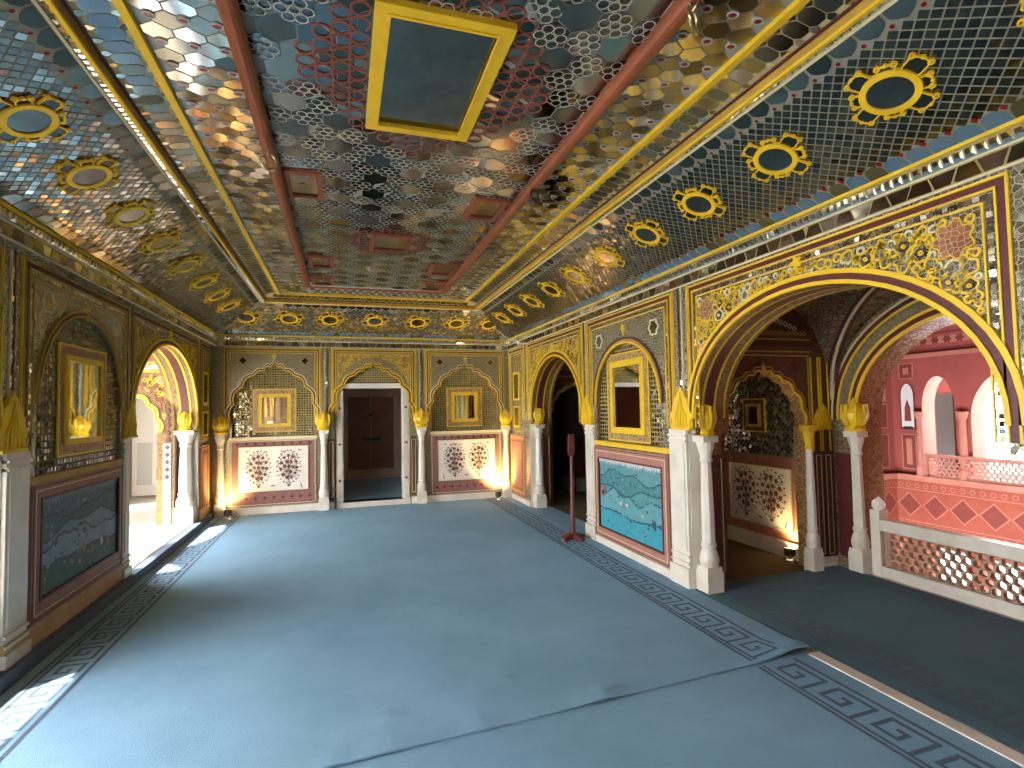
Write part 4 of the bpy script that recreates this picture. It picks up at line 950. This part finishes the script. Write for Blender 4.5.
for a0, b0, a1, b1, mm in ((7.66, .60, 7.86, 1.10, PRED), (7.66, 1.20, 7.86, 1.55, PRED), (7.70, 1.60, 7.84, 1.85, PINKL), (7.66, 1.93, 7.86, 2.15, PRED), (7.1, .55, 7.5, 1.6, PRED)):
    mb.rect(FQ, a0, b0, a1, b1, 0, .012, mm); mb.stroke(FQ, [(a0, b0), (a1, b0), (a1, b1), (a0, b1)], .014, 0, .016, PINKL, True)
mb.build('painted_niche', court)
for a, nm in ((5.62, 'left'), (5.06, 'right')):
    mb = MB(); mb.lathe((XP-.03, a, .52), [(.07, 0), (.07, .12), (.05, .16), (.042, .8), (.06, .84), (.075, .92)], PINKL, 10); mb.build('half_column', court)
mb = MB(); mb.box((XP+.9, 5.70, -.2), (XP+1.0, YP+.6, 2.9), PINK); mb.box((XP+.25, YP+.6, -.2), (XP+1.0, YP+.7, 2.9), PINKL); mb.box((XP+.86, 5.75, .5), (XP+.9, 6.0, 1.7), IRON)
mb.box((XJ+.29, -1.2, -1.7), (XP+.3, -1.0, 2.9), PINK)  # unseen end wall added to shut sky light out of the courtyard
mb.box((XP+.25, 2.5, .36), (XP+1.7, 5.7, .46), PINKL); mb.box((XP+.25, 2.5, 2.10), (XP+1.9, 5.7, 2.2), PINKL); mb.box((XP+.25, 2.5, -1.75), (XP+3, 5.7, -1.6), PINKL)  # unseen balcony slab and eave added outside the arches to cut sky light
struct(mb, 'wall_courtyard_far')
t = thing('lattice_railing', 'pierced pink stone railing in front of the courtyard arches', 'railing', (XP-.12, 4.3, .52))
FP2 = Frame((XP-.06, 0, 0), (0, 1, 0), (0, 0, 1), (-1, 0, 0))
jali(FP2, 2.4, 5.52, .54, .80, .066, .03, PINKL, .70).build('lattice', t)
mb = MB(); mb.rect(FP2, 2.4, .80, 5.54, .84, -.03, .03, PINKL); mb.build('top_rail', t)
# ================================================================== LEFT AISLE
FO = Frame((XAL, 0, 0), (0, 1, 0), (0, 0, 1), (1, 0, 0))
op = [(6.05, 8.10, 1.7, 2.5), (4.1, 5.85, 1.7, 2.5), (1.4, 3.95, 1.7, 2.5), (-.8, 1.2, 1.7, 2.5), (9.6, 10.3, 1.7, 2.3)]
core(FO, YF-.5, 13.5, 2.9, op, [], 'wall_aisle_outer', OUT, -.25, side=OUT, back=OUT)
mb = MB(); mb.box((XAL-.25, YF-.5, 2.62), (XL-T, 13.5, 2.78), BEAM); struct(mb, 'ceiling_aisle_left')
FLX = Frame((0, 8.42, 0), (1, 0, 0), (0, 0, 1), (0, -1, 0)); LA = (-3.40, -2.42, 1.35, 1.98)
mb = MB(); mb.poly(FLX, [[(XAL, -.1), (LA[0], -.1)]+arch(*LA, 'cusp')+[(LA[1], -.1), (XL-T, -.1), (XL-T, 2.7), (XAL, 2.7)]], -.25, 0, GOLDW, PLAS, PLAS)
lx = struct(mb, 'wall_aisle_left_cross')
arch_band(FLX, LA, lx, 'cusp', wide=.6, mats=(YEL, OCH, YEL))
vines(FLX, LA, -3.5, -2.26, lx, v1=2.20, dens=120, rmin=.016, rmax=.035, wd=.009, fr=.045, mg=.05, cols=(YEL, BEAM))
mb = MB()
for v, wd, mm in ((2.19, .02, YEL), (2.25, .07, MOS), (2.31, .02, YEL), (2.46, .25, BEAM)): mb.stroke(FLX, [(XAL, v), (XL-T, v)], wd, 0, .012, mm)
mb.rect(FLX, -2.34, .1, -2.25, 1.2, 0, .012, MARB)
for i in range(14): mb.slab(FLX, [(-2.325, .75+i*.1), (-2.29, .71+i*.1), (-2.255, .75+i*.1), (-2.29, .79+i*.1)], 0, .016, DRED)
mb.build('painted_border', lx)
mb = MB(); mb.box((XAL-.2, 13.4, 0), (XL-T, 13.5, 2.7), WHITE); mb.box((XL-T, D, 0), (XL-T+.15, 13.5, 2.7), WHITE); struct(mb, 'wall_aisle_left_end')
t = thing('white_shutter_door', 'white panelled door standing in the light beyond the left-hand arch', 'door', (-3.48, 11.5, .1))
FWD = Frame((0, 11.5, 0), (1, 0, 0), (0, 0, 1), (0, -1, 0))
mb = MB(); mb.rect(FWD, -3.68, .12, -3.28, 2.1, 0, .05, WHITE); leaf = mb.build('door_leaf', t)
for b0, b1 in ((.30, 1.10), (1.22, 1.98)):
    mb = MB(); mb.rect(FWD, -3.62, b0, -3.34, b1, .05, .058, GREYP if b0 < 1 else WHITE); mb.stroke(FWD, [(-3.62, b0), (-3.34, b0), (-3.34, b1), (-3.62, b1)], .03, .05, .07, WHITE, True); mb.build('door_panel', leaf)
# ================================================================== CARPETS
def gkey(mb, x0, x1, y0, y1, zf, mt, alongx=False, lift=.0016):
    """meander strip between x0..x1 running along y (or the reverse)"""
    def P(a, b): return (a, b, zf(a, b)+lift)
    wdt = x1-x0; cell = wdt*1.28; n = max(1, int((y1-y0)/cell)); cell = (y1-y0)/n
    def st(pts, wd):
        # stroke in plan, following the carpet's surface
        pp = [Vector(pts[0])]
        for p, q in zip(pts, pts[1:]):
            L = math.hypot(q[0]-p[0], q[1]-p[1]); k = max(1, int(L/.12))
            for i in range(1, k+1): pp.append(Vector((p[0]+(q[0]-p[0])*i/k, p[1]+(q[1]-p[1])*i/k)))
        tmp = MB(); tmp.stroke(FW, [tuple(v) for v in pp], wd, 0, 0, mt, flat=True)
        mb.add([(v.x, v.y, zf(v.x, v.y)+lift) for v in tmp.v], tmp.f, mt)
    w0 = wdt*.115; xs = lambda t: x0+wdt*t
    tr = (lambda p: (p[1], p[0])) if alongx else (lambda p: p)
    S = lambda pts, wd: st([tr(p) for p in pts], wd)
    S([(x0-.035, y0), (x0-.035, y1)], .022); S([(x1+.035, y0), (x1+.035, y1)], .022)
    S([(x0, y0), (x0, y1)], w0*.8)
    for i in range(n):
        b = y0+i*cell; Y = lambda t: b+cell*t
        S([(xs(0), Y(.10)), (xs(.92), Y(.10)), (xs(.92), Y(.82)), (xs(.28), Y(.82)), (xs(.28), Y(.42)), (xs(.62), Y(.42)), (xs(.62), Y(.60))], w0)
def carpet(name, x0, x1, y0, y1, zf, nx, ny, mt, label, keys):
    mb = MB(); vs = []; fs = []
    for j in range(ny+1):
        for i in range(nx+1): x, y = x0+(x1-x0)*i/nx, y0+(y1-y0)*j/ny; vs.append((x, y, zf(x, y)))
    for j in range(ny):
        for i in range(nx): k = j*(nx+1)+i; fs.append([k, k+1, k+nx+2, k+nx+1])
    mb.add(vs, fs, mt)
    def skirt(idx):
        a = [Vector(vs[i]) for i in idx]; b = [v-Vector((0, 0, .010)) for v in a]; k = len(a)
        mb.add(a+b, [[i, i+1, k+i+1, k+i] for i in range(k-1)], mt)
    skirt(list(range(nx+1))); skirt([ny*(nx+1)+i for i in range(nx+1)]); skirt([j*(nx+1) for j in range(ny+1)]); skirt([j*(nx+1)+nx for j in range(ny+1)])
    for kx0, kx1, ky0, ky1, al in keys: gkey(mb, kx0, kx1, ky0, ky1, zf, KEY, al)
    o = mb.build(name, origin=((x0+x1)/2, (y0+y1)/2, 0)); tag(o, label, 'carpet', 'blue carpets'); return o
def seam(x): return 2.60+.058*(x+.1)
def z_far(x, y):
    e = y-2.62; z = .013
    z += .010*math.exp(-((y-2.67)/.09)**2)*(max(0, math.sin(x*5.3+.6))**3+.8*max(0, math.sin(x*8.9+2))**4)
    z += .036*math.exp(-((x-2.74)/.16)**2-((y-2.66)/.13)**2)
    z += .006*math.exp(-((x-2.72-.05*math.sin(y*3))/.06)**2)*(1 if y > 2.9 else .3)
    for cx, cy, r, h in ((.9, 3.05, .06, .012), (1.05, 7.2, .05, .010), (.2, 2.9, .10, .012), (2.2, 3.4, .05, .010)): z += h*math.exp(-((x-cx)**2+((y-cy)*1.6)**2)/r**2)
    return z
def z_near(x, y): return .004+.004*math.exp(-((x-2.72)/.06)**2)
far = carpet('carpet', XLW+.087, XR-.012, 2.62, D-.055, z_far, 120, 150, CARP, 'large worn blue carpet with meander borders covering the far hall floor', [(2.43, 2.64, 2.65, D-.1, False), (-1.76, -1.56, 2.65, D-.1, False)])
# shear the front edge to follow the seam
for v in far.data.vertices:
    wy = v.co.y+far.location.y; wx_ = v.co.x+far.location.x
    if wy < 4.0: v.co.y += (seam(wx_)-2.62)*(4.0-wy)/1.38
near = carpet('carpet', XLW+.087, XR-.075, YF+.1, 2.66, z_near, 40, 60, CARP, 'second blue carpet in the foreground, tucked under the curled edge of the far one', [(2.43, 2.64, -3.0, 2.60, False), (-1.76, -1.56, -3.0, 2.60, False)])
for v in near.data.vertices:
    wy = v.co.y+near.location.y; wx_ = v.co.x+near.location.x
    if wy > 1.2: v.co.y += (seam(wx_)+.03-2.66)*(wy-1.2)/1.46
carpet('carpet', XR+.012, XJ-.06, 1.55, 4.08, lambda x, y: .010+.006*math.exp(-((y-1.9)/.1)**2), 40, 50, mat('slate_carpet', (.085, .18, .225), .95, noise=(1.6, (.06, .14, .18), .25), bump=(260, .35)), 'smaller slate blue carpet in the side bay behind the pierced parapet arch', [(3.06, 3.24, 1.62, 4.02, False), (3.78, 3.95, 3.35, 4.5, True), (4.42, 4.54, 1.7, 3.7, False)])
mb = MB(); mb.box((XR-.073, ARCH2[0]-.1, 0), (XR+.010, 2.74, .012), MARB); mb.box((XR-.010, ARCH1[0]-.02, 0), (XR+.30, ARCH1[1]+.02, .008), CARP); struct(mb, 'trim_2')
# ================================================================== STAND AND UPLIGHTS
t = thing('rope_post', 'thin maroon wooden post on a cross foot before the narrow right-hand arch', 'post', (2.63, 5.98, .013))
mb = MB(); mb.lathe((2.63, 5.98, .013), [(.034, .05), (.032, .2), (.024, .5), (.018, .9), (.016, 1.02)], MAROON, 10); mb.build('pole', t, smooth=False)
for a in (.35, .35+PI/2):
    mb = MB(); ca, sa = math.cos(a), math.sin(a)
    G = Frame((2.63, 5.98, .013), (ca, sa, 0), (0, 0, 1), (-sa, ca, 0))
    mb.slab(G, [(-.17, 0), (-.10, 0), (-.08, .015), (.08, .015), (.10, 0), (.17, 0), (.165, .035), (.06, .075), (-.06, .075), (-.165, .035)], -.032, .032, MAROON); mb.build('foot', t)
mb = MB(); mb.box((2.595, 5.955, 1.02), (2.665, 6.005, 1.27), MAROON); mb.build('top_block', t)
def uplight(x, y, z, aim, label, watts, col=(1.0, .70, .26)):
    t = thing('uplight', label, 'lamp', (x, y, z), 'floor uplights'); dv = Vector(aim).normalized()
    ex = dv.cross(Vector((0, 0, 1))).normalized(); ey = ex.cross(dv); c = Vector((x, y, z+.075))
    mb = MB(); mb.lathe((x, y, z), [(.05, 0), (.05, .012), (.018, .02), (.018, .05)], BLACK, 14); mb.build('base', t)
    mb = MB(); mb.lathe(c-dv*.035, [(.03, 0), (.052, .015), (.055, .085), (.048, .085), (.046, .072)], BLACK, 18, axis=(ex, ey, dv), cap=False); hs = mb.build('housing', t)
    mb = MB(); mb.lathe(c+dv*.033, [(.046, 0), (.046, .004)], LAMP, 18, axis=(ex, ey, dv)); mb.build('lens', hs)
    L = bpy.data.lights.new('uplight_beam', 'SPOT'); L.energy = watts; L.color = col; L.spot_size = 2.3; L.spot_blend = .8; L.shadow_soft_size = .04
    o = bpy.data.objects.new('uplight_beam', L); C.objects.link(o); o.parent = t
    o.location = (c+dv*.06)-Vector((x, y, z)); o.rotation_euler = dv.to_track_quat('-Z', 'Y').to_euler()
uplight(-1.66, 9.05, .012, (-.05, .35, 1), 'small lit floor lamp in the left back corner of the hall', 55)
uplight(2.58, 9.05, .012, (.12, .35, 1), 'small lit floor lamp in the right back corner of the hall', 110)
uplight(4.32, 4.40, 0, (.10, .05, 1), 'small lit floor lamp in the dark passage beside the slim column', 26)
